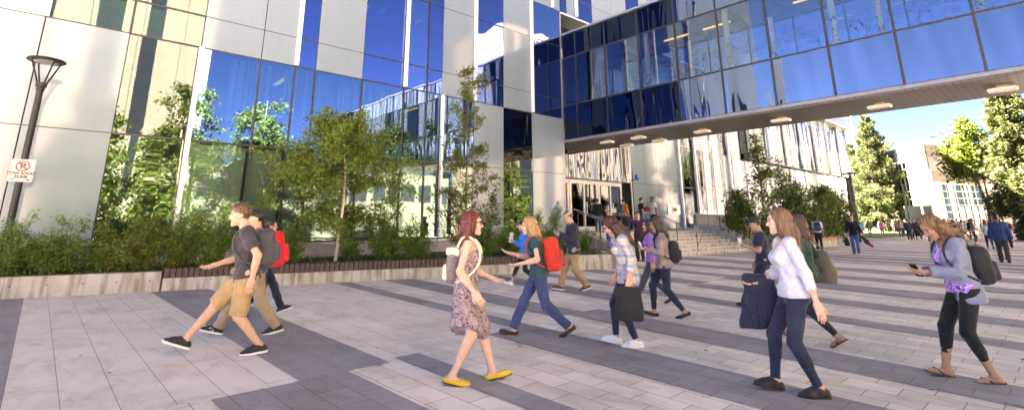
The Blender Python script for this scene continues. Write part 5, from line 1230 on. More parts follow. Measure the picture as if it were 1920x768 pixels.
P = person(**at(1443, 580, 184), label='man in a navy tee and black cap walking with a white cup', H=1.66, skin='tan', res=.008, lean=3, head=(14, 0), **WALK, hands=[(.30,.10,1.14), (.1,-.25,.85)], hair=('short', BLACK_H), cap=(BLACK,), top=dict(c=(.02,.024,.06), sl=.6, hem=-.06, inf=.018, name='tee'), bottom=('trousers', (.018,.02,.035)), shoes=('sneaker', BLACK, False))
cup(P, 0, 'white paper cup held by the man in navy')
# woman in purple
P = person(**at(1843, 713, 207), label='woman in a purple floral top and cropped black leggings looking at her phone', H=1.65, sex='f', skin='tan', res=.006, lean=7, head=(36, 10), neckf=.03, feet=[(-.06,0,.0,3), (.26,0,.006,-10)], dz=.025, hands=[(.31,.03,1.06), (.31,-.06,1.05)], hair=('flow', (.16,.085,.045)),
           top=dict(c=(.35,.15,.6), pat='floral', sl=0, hem=-.02, inf=.014, neck='tank', name='floral_top'), outer=dict(c=(.21,.23,.34), sl=1.85, hem=-.13, inf=.026, open=.085, name='cardigan'), bottom=('capri', (.012,.012,.014)), shoes=('sandal', (.09,.045,.03), False))
phone(P, 1, 'dark phone held by the woman in purple'); backpack(P, 'black backpack on the woman in the purple top', (.018,.018,.022), size=(.11, .13, .2), off=(-.21, 0, .22))

# on the steps and the landing
R2 = .013
person(**atd(1197, 19.6, 262, .15), label='man in a maroon shirt with a phone at his ear on the steps', H=1.76, skin='light', res=R2, hands=[(.02,.24,.85), (.12,-.17,1.55)], pole=[None, (.2,-.9,-.3)], hair=('short', BLACK_H), top=dict(c=(.055,.012,.03), sl=1.9, hem=-.06, inf=.018), bottom=('trousers', (.02,.02,.03)), shoes=('shoe', BLACK, False))
person(**atd(1142, 23.2, 250, .45), label='blond woman in a dark jacket and blue jeans coming down the steps', H=1.64, sex='f', res=R2, head=(20, 0), **WALK, hair=('long', BLOND), top=dict(c=(.5,.42,.33), sl=.5), outer=dict(c=(.02,.025,.045), open=.04), bottom=('slim', (.05,.12,.38), 'denim'), shoes=('flat', (.35,.08,.10), False))
p = away(1121, 28.9, 1.05); P = person(p, look(p, 80), 'man in a black jacket at the glass doors seen from behind', H=1.78, res=R2, hair=('short', BLACK_H), top=dict(c=(.018,.016,.016), sl=1.95, hem=-.1, inf=.035, name='jacket'), bottom=('trousers', (.05,.06,.10)), shoes=('shoe', BLACK, False))
p = away(1170, 29.6, 1.05); P = person(p, look(p, 60), 'person in an orange jacket by the entrance', H=1.78, res=R2, skin='tan', hands=[(.25,.25,1.35), (.1,-.25,.9)], hair=('short', BLACK_H), top=dict(c=(.62,.20,.015), sl=1.95, hem=-.1, inf=.035, name='jacket'), bottom=('trousers', (.03,.03,.04)), shoes=('shoe', BLACK, False))
backpack(P, 'blue grey backpack on the person in orange', (.05,.08,.16), res=.014, size=(.13, .15, .22))
p = away(1203, 28.2, 1.05); person(p, look(p, 20), 'man in a black polo shirt and blue jeans talking on the landing', H=1.76, res=R2, skin='light', hair=('short', BLACK_H), top=dict(c=(.012,.012,.014), sl=.7, hem=-.08, inf=.022), bottom=('jeans', (.06,.12,.33), 'denim'), shoes=('shoe', BLACK, False))
p = away(1227, 27.6, 1.05); P = person(p, look(p, 215), 'man in a white printed tee holding a red bag on the landing', H=1.78, res=R2, skin='dark', hands=[(.02,.26,.82), (.25,-.12,1.12)], hair=('short', BLACK_H), top=dict(c=(.6,.55,.52), sl=.6, hem=-.08, inf=.02, name='tee'), bottom=('trousers', (.02,.02,.03)), shoes=('sneaker', (.4,.4,.4), True))
held_bag(P, 1, 'small red bag held by the man in the white tee', (.22,.008,.02), w=.17, h=.11, d=.08, drop=-.1, res=.014, strap=False)
p = away(1369, 32.5, 1.05); person(p, look(p, 265), 'person in a red and white top behind the landing wall', H=1.60, sex='f', skin='tan', res=R2, hair=('pony', BLACK_H), top=dict(c=(.55,.10,.10), sl=.4, hem=-.05), bottom=('slim', (.03,.03,.05)), shoes=('flat', BLACK, False))
p = away(1392, 33.5, 1.05); person(p, look(p, 200), 'person in a dark maroon jacket beside the tree at the landing wall', H=1.58, res=R2, skin='tan', hair=('short', BLACK_H), top=dict(c=(.07,.012,.02), sl=1.9, inf=.025), bottom=('slim', (.03,.03,.04)), shoes=('shoe', BLACK, False))

# middle distance
P = person(**at(1538, 467, 95), label='student with a navy backpack, white shirt and dark trousers seen from behind', H=1.80, res=R2, skin='tan', feet=[(.12,0,0,0), (-.10,0,.01,6)], hair=('short', BLACK_H), top=dict(c=(.62,.62,.68), sl=.7, inf=.024), bottom=('trousers', (.018,.02,.035)), shoes=('shoe', BLACK, False))
backpack(P, 'navy backpack on the student in the white shirt', (.022,.032,.085), res=.013)
P = person(**at(1607, 476, 268), label='man in a black sweatshirt and blue jeans walking towards the camera', H=1.84, res=R2, skin='light', feet=[(.16,0,.0,-6), (-.14,0,.02,14)], hands=[(.02,.30,.82), (.0,-.30,.82)], hair=('short', (.04,.025,.02)), top=dict(c=(.012,.012,.015), sl=1.6, hem=-.08, inf=.026, name='sweatshirt'), bottom=('jeans', (.05,.09,.25), 'denim'), shoes=('sneaker', (.05,.05,.06), True))
held_bag(P, 1, 'black bag hanging from the hand of the man in the black sweatshirt', (.014,.014,.017), w=.17, h=.20, d=.1, drop=.02, res=.013)
o = P['hand'][0]; jk = thing('jacket', 'dark grey and red jacket hanging from the hand of the man in the black sweatshirt', 'jacket', o); R = P['R']
def dr2(F): F.cone(o, o-R[:, 1]*-.02+np.array([0, 0, -.22])+R[:, 1]*.12, .07, .11, .03); F.ripple(.012, 13, 3)
sdf_obj('grey_part', o-.6, o+.3, .014, dr2, cloth((.05,.04,.045)), jk)
def dr3(F): F.cone(o+np.array([0, 0, -.2])+R[:, 1]*.10, o+np.array([0, 0, -.42])+R[:, 1]*.32, .085, .05, .03); F.ripple(.012, 13, 6)
sdf_obj('red_lining', o-.7, o+.5, .014, dr3, cloth((.30,.012,.03)), jk)
P = person(**at(1886, 492, 92), label='man in a navy blazer and dark grey trousers walking away', H=1.76, res=R2, skin='dark', feet=[(.18,0,.0,-4), (-.16,0,.03,18)], hands=[(.05,.27,.84), (.0,-.30,.84)], hair=('short', BLACK_H), outer=dict(c=(.022,.045,.15), sl=1.95, hem=-.14, inf=.036, neck='crew', name='blazer'), bottom=('trousers', (.045,.038,.04)), shoes=('shoe', BLACK, False))
R3 = .018
person(**at(1858, 466, 95), label='woman in a pale teal top beyond the man in the navy blazer', H=1.62, sex='f', res=R3, **WALK, hair=('long', (.12,.055,.03)), top=dict(c=(.30,.55,.58), sl=.5, hem=-.08), bottom=('slim', (.02,.02,.03)), shoes=('flat', BLACK, False))
P = person(**at(1893, 465, 88), label='person in an oatmeal top right of the navy blazer', H=1.78, res=R3, **WALK2, hair=('short', BRN), top=dict(c=(.45,.42,.34), sl=.6, inf=.024), bottom=('trousers', (.02,.02,.022)), shoes=('shoe', BLACK, False))
shoulder_bag(P, 1, 'maroon bag on the shoulder right of the navy blazer', (.06,.012,.03), w=.24, h=.16, d=.1, z=.3, res=.018)
P = person(**at(1830, 459, 10), label='woman in a grey cardigan and brown trousers standing with a dark bag', H=1.70, sex='f', res=R3, hands=[(.22,.15,1.0), (.28,-.15,1.0)], hair=('long', (.09,.04,.025)), top=dict(c=(.13,.13,.18), sl=1.8, hem=-.08), bottom=('capri', (.055,.03,.025)), shoes=('flat', (.2,.08,.06), False))
shoulder_bag(P, 0, 'dark brown bag on the woman in the grey cardigan', (.03,.02,.02), w=.2, h=.16, d=.09, res=.018, z=.2)
P = person(**at(1750, 459, 95), label='man in a white tee and pale shorts walking away', H=1.78, res=R3, **WALK, hair=('short', (.08,.03,.02)), top=dict(c=(.66,.66,.68), sl=.7, inf=.024, name='tee'), bottom=('shorts', (.42,.48,.58)), shoes=('sneaker', (.1,.1,.1), True))
backpack(P, 'black backpack on the man in the white tee', (.015,.015,.018), res=.018, size=(.15, .17, .24))
person(**at(1707, 450, 92), label='person in a navy jacket walking away beside the white hall', H=1.74, res=R3, **WALK, hair=('short', BLACK_H), top=dict(c=(.025,.03,.08), sl=1.9, inf=.03, name='jacket'), bottom=('jeans', DEND, 'denim'), shoes=('shoe', BLACK, False))
P = person(**at(1717, 449, 90), label='person in black with a large black bag beside the navy jacket', H=1.72, sex='f', res=R3, **WALK2, hair=('long', BRN2), top=dict(c=(.02,.02,.024), sl=1.9, inf=.026), bottom=('slim', (.018,.018,.02)), shoes=('shoe', BLACK, False))
held_bag(P, 1, 'large black bag carried by the person in black', (.014,.014,.016), w=.2, h=.25, d=.12, drop=-.1, res=.018)
person(**at(1691, 443, 265), label='person in a brown tee holding a pale book to the chest', H=1.74, res=R3, **WALK, hands=[(.26,.05,1.15), (.26,-.1,1.12)], hair=('short', (.16,.08,.04)), top=dict(c=(.10,.06,.045), sl=.6, inf=.022, name='tee'), bottom=('jeans', DEND, 'denim'), shoes=('shoe', (.1,.06,.04), False))
person(**at(1656, 441, 268), label='woman in a bright pink top and black leggings', H=1.66, sex='f', skin='fair', res=R3, **WALK, hair=('long', BLOND), top=dict(c=(.72,.07,.25), sl=.4, hem=-.06), bottom=('slim', BLACK), shoes=('flat', BLACK, False))
person(**at(1669, 438, 270), label='woman in a dark vest over white sleeves beside the pink top', H=1.72, sex='f', res=R3, **WALK2, hair=('long', BLACK_H), top=dict(c=(.55,.54,.52), sl=1.8), outer=dict(c=(.03,.03,.035), sl=0, open=.03), bottom=('slim', DEND), shoes=('shoe', BLACK, False))
person(**at(1633, 443, 265), label='woman in a grey jacket over a pale top near the lawn', H=1.70, sex='f', res=R3, **WALK, hair=('long', BRN2), top=dict(c=(.55,.5,.48), sl=.5), outer=dict(c=(.09,.10,.12), open=.06), bottom=('slim', DEND), shoes=('shoe', BLACK, False))
person(**at(1580, 441, 150), label='person in a pale shirt and blue jeans at the end of the far planter', H=1.70, res=R3, hair=('short', BRN), top=dict(c=(.5,.49,.45), sl=.7), bottom=('jeans', (.05,.10,.28), 'denim'), shoes=('shoe', BLACK, False))
for u, nm, c in ((1554, 'left of the pair in pale blue shorts behind the far planter', (.3,.4,.62)), (1567, 'right of the pair in pale blue shorts behind the far planter', (.5,.52,.6))):
    person(**atd(u, 42, 250, .35), label='person '+nm, H=1.62, sex='f', res=R3, hair=('long', BRN), top=dict(c=c, sl=.5), bottom=('shorts', (.28,.40,.62)), shoes=('sneaker', (.6,.6,.6), True))
person(**at(1617, 452, 268), label='person in a sky blue tee behind the black sweatshirt', H=1.74, res=R3, hair=('short', BRN2), top=dict(c=(.10,.35,.62), sl=.6, inf=.022), bottom=('trousers', (.2,.17,.14)), shoes=('shoe', BLACK, False))
# the crowd before the white hall
q = random.Random(21); cols = [((.02,.02,.024), 'black'), ((.03,.04,.10), 'navy'), ((.5,.49,.5), 'white'), ((.02,.25,.12), 'green'), ((.30,.03,.05), 'red'), ((.10,.10,.13), 'charcoal'), ((.35,.27,.2), 'tan'), ((.10,.2,.42), 'blue')]
crowd = [(1681, 80, 2, 'long', 'person in pale clothes at the left edge of the far crowd'), (1722, 82, 6, 'short', 'person in a tan top walking alone before the low wall'), (1733, 70, 5, 'short', 'person in charcoal left of the white tee and black backpack'), (1742, 60, 4, 'long', 'person in red hair and coat just left of the white tee'),
         (1757, 68, 0, 'long', 'person in black just right of the white tee'), (1764, 72, 3, 'short', 'person in a green top at the middle of the far crowd'), (1769, 63, 0, 'short', 'person in black beside the green top'), (1779, 66, 1, 'short', 'person in navy in the middle of the far crowd'), (1787, 60, 0, 'long', 'tall person in black at the right of the far crowd'),
         (1794, 64, 5, 'short', 'person in charcoal behind the tall one in black'), (1802, 58, 2, 'long', 'person in a white top with long dark hair at the right of the crowd'), (1812, 82, 6, 'short', 'person in tan far behind the grey cardigan'), (1838, 78, 7, 'short', 'person in blue far behind the grey cardigan'), (1875, 60, 4, 'short', 'person in red behind the pale teal top'), (1698, 88, 1, 'short', 'small figure in navy before the low wall'), (1674, 92, 4, 'short', 'small figure in red under the far spruce')]
xt = ['standing nearest the low white wall', 'walking alone at the left of the white hall', 'between the low wall and the white tee', 'half hidden behind the navy jacket', 'at the back of the crowd below the green window', 'in the gap right of the tall one in black', 'far behind the woman with the dark bag', 'under the bright yellow green tree', 'beside the leaning thin lamp post', 'far back on the sunlit walk at the right', 'partly behind the tall spruce', 'at the far left under the lawn trees']
ux = (1700, 1690, 1728, 1712, 1774, 1808, 1822, 1846, 1868, 1852, 1906, 1648); dx = (78, 66, 88, 74, 90, 70, 92, 80, 74, 95, 62, 95); cx_ = (5, 0, 6, 2, 3, 7, 1, 0, 2, 5, 6, 1)
crowd += [(ux[k_], dx[k_], cx_[k_], ('short', 'long')[k_ % 2], 'small figure in '+cols[cx_[k_]][1]+' '+xt[k_]) for k_ in range(12)]
xt2 = ['just left of the brown tee', 'between the pink top and the brown tee', 'just behind the navy jacket', 'right of the large black bag', 'left shoulder of the white tee man', 'in the row before the green window', 'beside the tan figure at the crowd centre', 'in front of the pale frame of the green window', 'left of the grey cardigan', 'beyond the pale teal top']
for k_, (u_, d_, c_) in enumerate(((1686, 64, 6), (1680, 73, 7), (1703, 60, 2), (1722, 58, 0), (1738, 52, 5), (1761, 56, 1), (1772, 54, 0), (1783, 70, 4), (1818, 60, 0), (1866, 50, 5))): crowd.append((u_, d_, c_, ('long', 'short')[k_ % 2], 'figure in '+cols[c_][1]+' '+xt2[k_]))
for i, (u, d, ci, hk, lb) in enumerate(crowd):
    person(**atd(u, d, q.choice((90, 265, 180, 0, 80))), label=lb, H=q.uniform(1.62, 1.82), sex='f' if hk == 'long' else 'm', res=.025, **(WALK if i % 2 else WALK2), hair=(hk, q.choice((BLACK_H, BRN, BRN2, AUB))), top=dict(c=cols[ci][0], sl=q.choice((.6, 1.9)), inf=.025), bottom=(q.choice(('jeans', 'slim', 'trousers')), q.choice((DEND, BLACK, (.05,.07,.13)))), shoes=('shoe', BLACK, False), group='people crowding before the white hall')
# ------------------------------------------------------------------ trees and shrubs
def leaf_mat(name, trans=.35):
    m, nt, out = node_mat(name); L = nt.links.new; a = N(nt, 'ShaderNodeVertexColor'); a.layer_name = 'Col'
    d = N(nt, 'ShaderNodeBsdfPrincipled'); setin(d, Roughness=.55, Specular_IOR_Level=.3); t = N(nt, 'ShaderNodeBsdfTranslucent'); mx = N(nt, 'ShaderNodeMixShader'); mx.inputs[0].default_value = trans
    L(a.outputs[0], d.inputs['Base Color']); L(a.outputs[0], t.inputs[0]); L(d.outputs[0], mx.inputs[1]); L(t.outputs[0], mx.inputs[2]); L(mx.outputs[0], out.inputs[0]); return m
LEAF = leaf_mat('leaf'); NEEDLE = leaf_mat('needle', .2)
BARK = surf('bark_brown', (.14,.10,.075), .85, var=.35, scale=14, bump=.6, bscale=60, stretch=(1, 1, .3)); BARKW = surf('bark_birch', (.50,.38,.29), .7, var=.3, scale=16, stretch=(1, 1, 4)); TWIG = surf('twig', (.10,.055,.035), .8)
def leaves(name, C_, size, colors, parent, mat=LEAF, aspect=.55, droop=.4, seed=0, wts=None, dirs=None):
    g = np.random.default_rng(seed); n = len(C_); C_ = np.asarray(C_)
    d = g.normal(size=(n, 3)) if dirs is None else dirs+g.normal(size=(n, 3))*.35
    d[:, 2] -= droop; d /= np.linalg.norm(d, axis=1)[:, None]
    u = g.normal(size=(n, 3)); sd_ = np.cross(d, u); sd_ /= np.linalg.norm(sd_, axis=1)[:, None]; nn = np.cross(d, sd_)
    sz = (size*g.uniform(.6, 1.3, n))[:, None]
    v = np.stack([C_, C_+d*sz*.5+sd_*sz*aspect*.5-nn*sz*.06, C_+d*sz, C_+d*sz*.5-sd_*sz*aspect*.5-nn*sz*.06], 1).reshape(-1, 3)
    f = np.arange(4*n).reshape(n, 4)
    col = np.array(colors)[g.choice(len(colors), n, p=wts)]*g.uniform(.7, 1.3, (n, 1)); col = np.repeat(col, 4, 0)
    return np_obj(name, v, f, mat, parent, col=col)
def curve(p0, d0, L, n, bend, g, wob=.12):
    pts = [np.array(p0, float)]; d = np.array(d0, float); d /= np.linalg.norm(d)
    for i in range(n):
        d = d+np.array(bend)*L/n+g.normal(size=3)*wob; d /= np.linalg.norm(d); pts.append(pts[-1]+d*L/n)
    return pts
def branchy(name, label, cat, base, trunk, r0, brs, leafn, lsize, colors, wts=None, bark=BARK, sigma=.10, twigs=3, group=None, seed=1, bend=(0, 0, -.15), droop=.5, twl=.35, mat=LEAF):
    """trunk: polyline; brs(g) -> list of (t along trunk, direction, length)"""
    g = np.random.default_rng(seed); t_ = thing(name, label, cat, base, group); T_ = np.array(trunk, float); n = len(T_)
    b = MB(); b.tube([tuple(p) for p in T_], [max(.006, r0*(1-.9*i/(n-1))) for i in range(n)], 10); b.build('trunk', bark, t_, smooth=True)
    bb = MB(); C_ = []
    seg = np.concatenate([[0], np.cumsum(np.linalg.norm(np.diff(T_, axis=0), axis=1))]); seg /= seg[-1]
    for t, d, L in brs(g):
        p = np.array([np.interp(t, seg, T_[:, k]) for k in range(3)]); pts = curve(p, d, L, 6, bend, g); rb = max(.004, r0*.35*(1-t)+.004)
        bb.tube([tuple(q_) for q_ in pts], [rb*(1-.75*i/6) for i in range(7)], 5, False)
        allp = [pts]
        for k in range(twigs):
            a = g.integers(1, 6); dd = pts[a]-pts[a-1]; dd = dd/np.linalg.norm(dd)+g.normal(size=3)*.7; tw = curve(pts[a], dd, L*g.uniform(.25, .55)*twl/.35, 4, bend, g); allp.append(tw)
            bb.tube([tuple(q_) for q_ in tw], [rb*.4, rb*.35, rb*.3, rb*.2, rb*.15], 4, False)
        for pl in allp:
            pl = np.array(pl); m = int(leafn*L/len(allp)*1.0)+1; u = g.uniform(.15, 1, m)*(len(pl)-1); i0 = np.minimum(u.astype(int), len(pl)-2); fr_ = (u-i0)[:, None]
            C_.append(pl[i0]*(1-fr_)+pl[i0+1]*fr_+g.normal(size=(m, 3))*sigma)
    bb.build('branches', TWIG if bark is not BARKW else BARK, t_, smooth=True)
    C_ = np.concatenate(C_); leaves('crown' if cat == 'tree' else 'foliage', C_, lsize, colors, t_, mat, droop=droop, seed=seed, wts=wts); return t_
GR = [(.12,.19,.028), (.165,.225,.04), (.09,.15,.026), (.155,.165,.03), (.21,.11,.02)]
# young multi-branched tree behind the timber seat
p = spot(628, 489, .385); p = EYE+(p-EYE)*(15.55/np.linalg.norm(p[:2])); p[2] = .385
h = 4.45
rt = np.array([bearing(628)[1], -bearing(628)[0], 0])
tr = [p, p+rt*.06+[0, 0, .9], p+rt*.12+[0, 0, 1.7], p+rt*.10+[0, 0, 2.7], p-rt*.02+[0, 0, 3.6], p-rt*.10+[0, 0, h]]
def br1(g):
    o = []
    for i in range(56):
        t = g.uniform(.27, .92); a = g.uniform(0, 6.283); up = g.uniform(.0, .6)
        env = 2.2*np.interp(t, [.25, .38, .55, .75, .95], [.75, 1.08, .98, .66, .3]); o.append((t, (math.cos(a), math.sin(a), up), env*g.uniform(.6, 1.05)))
    return o
branchy('birch_tree', 'young broad tree with a pale leaning trunk behind the timber seat', 'tree', p, tr, .05, br1, 360, .088, GR, [.38, .28, .22, .09, .03], bark=BARKW, sigma=.085, seed=3, twigs=4)
b = None
# slender conical tree
p = away(868, 17.2, .385); p[:2] = away(872, 16.6)[:2]
tr = [p, p+[0, 0, 1.5], p+[.04, 0, 3.0], p+[0, .05, 4.6], p+[-.02, .06, 5.6], p+[.0, .1, 6.5]]
def br2(g):
    o = []
    for i in range(60):
        t = g.uniform(.05, .97); a = g.uniform(0, 6.283); env = np.interp(t, [0, .15, .35, .6, .85, 1], [.9, 1.35, 1.2, .78, .42, .25]); o.append((t, (math.cos(a), math.sin(a), g.uniform(.15, .8)), env*g.uniform(.6, 1.1)))
    for k in range(3): o.append((.86, (rt[0]*.9, rt[1]*.9, .4+.1*k), .75))
    return o
branchy('slender_tree', 'slender tall tree with wispy side branches right of the young broad tree', 'tree', p, tr, .045, br2, 190, .085, [(.09,.12,.022), (.12,.14,.028), (.065,.09,.02), (.17,.09,.025)], [.38, .34, .22, .06], sigma=.07, seed=8, twigs=3)
# shrubs of the planting bed
SH = [(.095,.185,.024), (.075,.155,.022), (.13,.21,.03), (.16,.10,.015), (.24,.07,.012)]
def shrub(u, dist, h, w_, label, seed, orange=.05, n=26, dens=300):
    p = away(u, dist, .385)
    def brs(g):
        o = []
        for i in range(n):
            a = g.uniform(0, 6.283); tilt = g.uniform(.05, 1.0); o.append((g.uniform(0, .4), (math.cos(a)*tilt*w_, math.sin(a)*tilt*w_, 1.0*g.uniform(.5, 1)), h*1.03*g.uniform(.4, 1.12)*(1.0 if tilt < .6 else .85)))
        return o
    wt = np.array([.36, .3, .22, .12*orange*4, .12*orange*2.5]); wt /= wt.sum()
    branchy('shrub', label, 'shrub', p, [p, p+[.01, 0, .12], p+[0, .01, .3]], .02, brs, dens, .052, SH, wt, sigma=.055, group='shrubs of the planting bed', seed=seed, twigs=4, bend=(0, 0, -.02), droop=.1)
shrub(45, 16.0, 1.15, .85, 'broad shrub beside the bronze lamp post', 31, .04); shrub(112, 15.6, 1.30, .9, 'full green shrub right of the lamp post', 32, .05); shrub(215, 15.6, 1.08, .95, 'shrub with yellowing tips under the first green pane', 33, .14)
shrub(278, 15.3, 1.2, .8, 'shrub with orange red leaves at its top left of the white fin', 34, .35); shrub(345, 15.3, 1.28, .75, 'upright shrub with red topmost shoots by the white fin', 35, .3); shrub(405, 15.2, 1.12, .8, 'shrub mostly hidden behind the man in tan shorts', 36, .08)
shrub(535, 15.4, 1.15, .7, 'shrub just left of the pale tree trunk', 37, .02); shrub(728, 15.9, 1.15, .95, 'dense dark shrub between the two young trees', 38, .05, 30); shrub(785, 16.1, 1.1, .9, 'low shrub at the foot of the slender tree', 39, .06, 28)
shrub(660, 16.2, .8, .8, 'small shrub right behind the pale tree trunk', 43, .04, 16); shrub(905, 16.8, 1.25, .85, 'shrub behind the woman in the patterned dress', 40, .03, 28); shrub(955, 17.4, 1.3, .85, 'dark shrub left of the blond woman', 41, .02, 28); shrub(1020, 18.2, 1.5, .8, 'tall feathery shrub left of the man in the grey cap', 42, .02, 30); shrub(1092, 20.8, .8, .7, 'small yellowish shrub beside the stair rail', 44, .1, 16)
# low cover
g = np.random.default_rng(4); n = 9000; s_ = g.uniform(-7, LW_-.3, n); o_ = .55+g.random(n)**1.6*2.4; C_ = np.stack([A0[0]+du[0]*s_+nu[0]*o_, A0[1]+du[1]*s_+nu[1]*o_, .39+g.random(n)*.10], 1); C_ = C_[C_[:, 0] > -17.9]
t_ = leaves('ground_cover', C_, .11, [(.05,.09,.018), (.07,.12,.02), (.035,.06,.015)], None, droop=-.6, aspect=.35, seed=4); tag(t_, kind='stuff')
# row beyond the steps
def far_tree(u, dist, h, w_, label, seed, kind='slim', z=.36, dens=60, cols=None, ls=.17, nb=60):
    p = away(u, dist, z); g0 = np.random.default_rng(seed); tr = [p+np.array([g0.normal()*.04, g0.normal()*.04, h*k/5]) for k in range(6)]
    def brs(g):
        o = []
        for i in range(nb):
            t = g.uniform(.08 if kind == 'slim' else .2, .97); a = g.uniform(0, 6.283)
            env = np.interp(t, [0, .15, .4, .7, 1], [.8, 1, .9, .55, .2] if kind == 'slim' else [.8, 1.05, 1.1, .9, .45]); o.append((t, (math.cos(a), math.sin(a), g.uniform(.3, 1.0) if kind == 'slim' else g.uniform(-.1, .5)), w_*env*g.uniform(.6, 1.1)))
        return o
    branchy('ornamental_tree', label, 'tree', p, tr, .07, brs, dens, ls, cols or [(.085,.13,.024), (.115,.155,.03), (.06,.095,.02)], None, sigma=.13, seed=seed, twigs=3, group='trees in front of the glass wing', bend=(0, 0, -.1 if kind == 'slim' else -.5))
far_tree(1436, 31, 6.0, 1.25, 'tall slender tree at the right of the steps', 51); far_tree(1474, 34, 5.0, 1.0, 'second slender tree, shorter, in front of the wing', 52)
far_tree(1500, 35, 3.4, 1.35, 'round weeping tree above the student with the navy backpack', 53, 'weep', nb=75); far_tree(1542, 38, 3.4, 1.4, 'weeping tree in the middle of the far planter', 54, 'weep', nb=75); far_tree(1578, 41, 3.1, 1.15, 'weeping tree at the end of the far planter', 55, 'weep')
far_tree(1392, 30.5, 2.6, .9, 'low bushy tree beside the landing wall', 56, 'weep', z=.6)
# conifers
def spruce(u, dist, h, w_, label, seed, cols, name='spruce_tree', dens=1.0, bare=.06):
    p = away(u, dist); g = np.random.default_rng(seed); t_ = thing(name, label, 'tree', p); b = MB(); b.tube([p, p+[0, 0, h*.5], p+[0, 0, h]], [h*.017, h*.011, .02], 8); b.build('trunk', BARK, t_)
    bb = MB(); C_ = []; D_ = []; z = h*bare
    while z < h*.985:
        t = z/h; L0_ = w_*(1-t)**.82*(.8+.4*g.random())+.15; nb = int(7+3*g.random()); a0 = g.uniform(0, 6.28)
        for k in range(nb):
            a = a0+6.283*k/nb+g.normal()*.2; L_ = L0_*g.uniform(.65, 1.15); d = np.array([math.cos(a), math.sin(a), np.interp(t, [0, .6, 1], [-.25, .0, .6])+g.normal()*.12]); q0 = p+[0, 0, min(h*.98, z+g.uniform(0, .05)*h)]
            pts = [q0+d*L_*s_+np.array([0, 0, .10*L_*s_*s_*1.2-.06*L_*s_]) for s_ in (0, .35, .7, 1)]; bb.tube([tuple(x_) for x_ in pts], [.05*(1-t)+.01, .03*(1-t)+.008, .012, .006], 4, False)
            m = int(dens*(40+60*L_)); u_ = g.uniform(.08, 1, m)**.8; c_ = np.stack([np.interp(u_, (0, .35, .7, 1), [x_[j] for x_ in pts]) for j in range(3)], 1); sdv = np.array([-math.sin(a), math.cos(a), 0]); wdt = .30*L_*(1-u_*.75)
            off = g.uniform(-1, 1, m)*wdt; c_ += sdv*off[:, None]; c_[:, 2] += g.normal(size=m)*.14*L_**.5-np.abs(off)*.3-g.random(m)*.25; C_.append(c_); D_.append(d[None]*.8+sdv[None]*np.sign(off)[:, None]*.7+np.array([0, 0, -.15]))
        z += h*.036*(.75+.5*g.random())
    bb.build('branches', TWIG, t_); leaves('crown', np.concatenate(C_), .36, cols, t_, NEEDLE, aspect=.32, droop=.05, seed=seed, dirs=np.concatenate(D_))
SP = [(.070,.092,.034), (.088,.108,.04), (.052,.07,.026), (.10,.115,.044)]
spruce(1656, 99, 18.3, 5.6, 'broad bushy spruce standing at the end of the glass wing', 61, SP, dens=1.5); spruce(1938, 56, 14.4, 2.5, 'tall spruce at the right edge of the plaza', 62, SP, dens=1.5, bare=.14)
spruce(1618, 112, 15.5, 3.2, 'narrow pale green tree between the wing and the broad spruce', 63, [(.055,.08,.022), (.075,.10,.03)], name='poplar_tree', dens=.7); spruce(1950, 58, 4.2, 1.5, 'low dark spruce cut by the right edge of the picture', 65, SP, dens=.9)
p = away(1856, 60); tr = [p, p+[.1, 0, 2.5], p+[-.2, .2, 5], p+[-.4, .2, 7.5], p+[-.3, .2, 10.3]]
def brm(g):
    o = []
    for i in range(64):
        t = g.uniform(.52, .97); a = g.uniform(0, 6.283); o.append((t, (math.cos(a), math.sin(a), g.uniform(.0, .7)), 2.5*np.interp(t, [.3, .55, .8, 1], [.75, 1.0, .8, .4])*g.uniform(.6, 1.1)))
    return o
branchy('maple_tree', 'bright yellow green leafy tree left of the tall spruce', 'tree', p, tr, .16, brm, 60, .30, [(.075,.11,.012), (.095,.13,.016), (.055,.085,.010)], sigma=.25, seed=66, twigs=4)
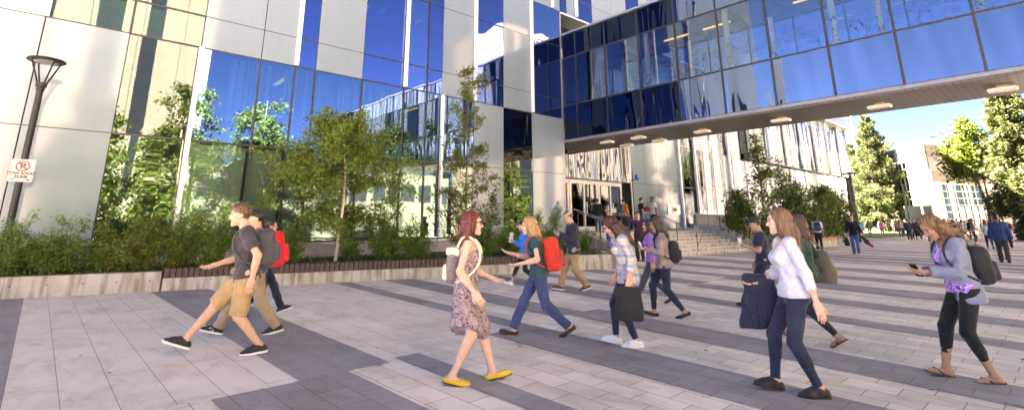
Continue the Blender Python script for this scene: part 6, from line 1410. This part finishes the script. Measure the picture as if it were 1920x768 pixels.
# trees across the plaza, mirrored in the lower panes
for i, (x, y, h, w_, lb) in enumerate([(12.5, 1.5, 11, 4.8, 'left'), (13.5, 7.5, 13, 5.0, 'middle'), (12.5, 13.5, 12.5, 4.6, 'right'), (13, 44.5, 9.5, 3.0, 'far')]):
    p = np.array([x, y, 0.]); tr = [p+np.array([0, .1*k, h*k/4]) for k in range(5)]
    def brw(g):
        o = []
        for k in range(52):
            t = g.uniform(.12, .97); a = g.uniform(0, 6.283); o.append((t, (math.cos(a), math.sin(a), .5), w_*np.interp(t, [.1, .45, .8, 1], [.8, 1, .75, .35])*g.uniform(.6, 1.1)))
        return o
    branchy('weeping_birch', {'left': 'weeping birch across the plaza mirrored in the panes left of the white fin', 'middle': 'weeping birch across the plaza mirrored right of the white fin', 'right': 'weeping birch across the plaza mirrored behind the young broad tree', 'far': 'birch across the plaza mirrored in the pane beside the bridge'}[lb], 'tree', p, tr, .16, brw, 75, .32, [(.10,.14,.032), (.13,.17,.04), (.075,.11,.025)], sigma=.22, seed=70+i, twigs=4, bend=(0, 0, -.55), bark=BARKW)

# unseen green mass added across the plaza to fill the low reflections
g = np.random.default_rng(9); n = 26000
C_ = np.stack([40+g.random(n)*5, g.uniform(-20, 62, n), 0*np.ones(n)], 1); hh = 8.5+2.2*np.sin(C_[:, 1]*.5)+1.2*np.sin(C_[:, 1]*1.3+1); C_[:, 2] = g.random(n)*hh
t_ = leaves('added_wood', C_, .8, [(.04,.06,.018), (.055,.075,.022), (.03,.045,.013)], None, droop=.1, aspect=.6, seed=9); tag(t_, kind='stuff')

# a few fallen leaves on the paving, most of them gathered along the planter wall
g = np.random.default_rng(12); s_ = g.uniform(-2, LW_-.3, 150); o_ = -.04-g.random(150)**3*2.2
C_ = np.stack([A0[0]+du[0]*s_+nu[0]*o_, A0[1]+du[1]*s_+nu[1]*o_, np.full(150, .012)], 1)
C_ = np.concatenate([C_, np.stack([g.uniform(-12, 0, 90), g.uniform(.5, 18, 90), np.full(90, .012)], 1)])
dr_ = g.normal(size=(len(C_), 3)); dr_[:, 2] = 0
t_ = leaves('fallen_leaves', C_, .055, [(.20,.11,.03), (.12,.07,.03), (.16,.15,.03), (.08,.05,.025)], None, droop=0, seed=12, dirs=dr_); 
v_ = np.empty(len(t_.data.vertices)*3, np.float32); t_.data.vertices.foreach_get('co', v_); v_ = v_.reshape(-1, 3); v_[:, 2] = .010+.012*g.random(len(v_)); t_.data.vertices.foreach_set('co', v_.ravel()); t_.data.update(); tag(t_, kind='stuff')
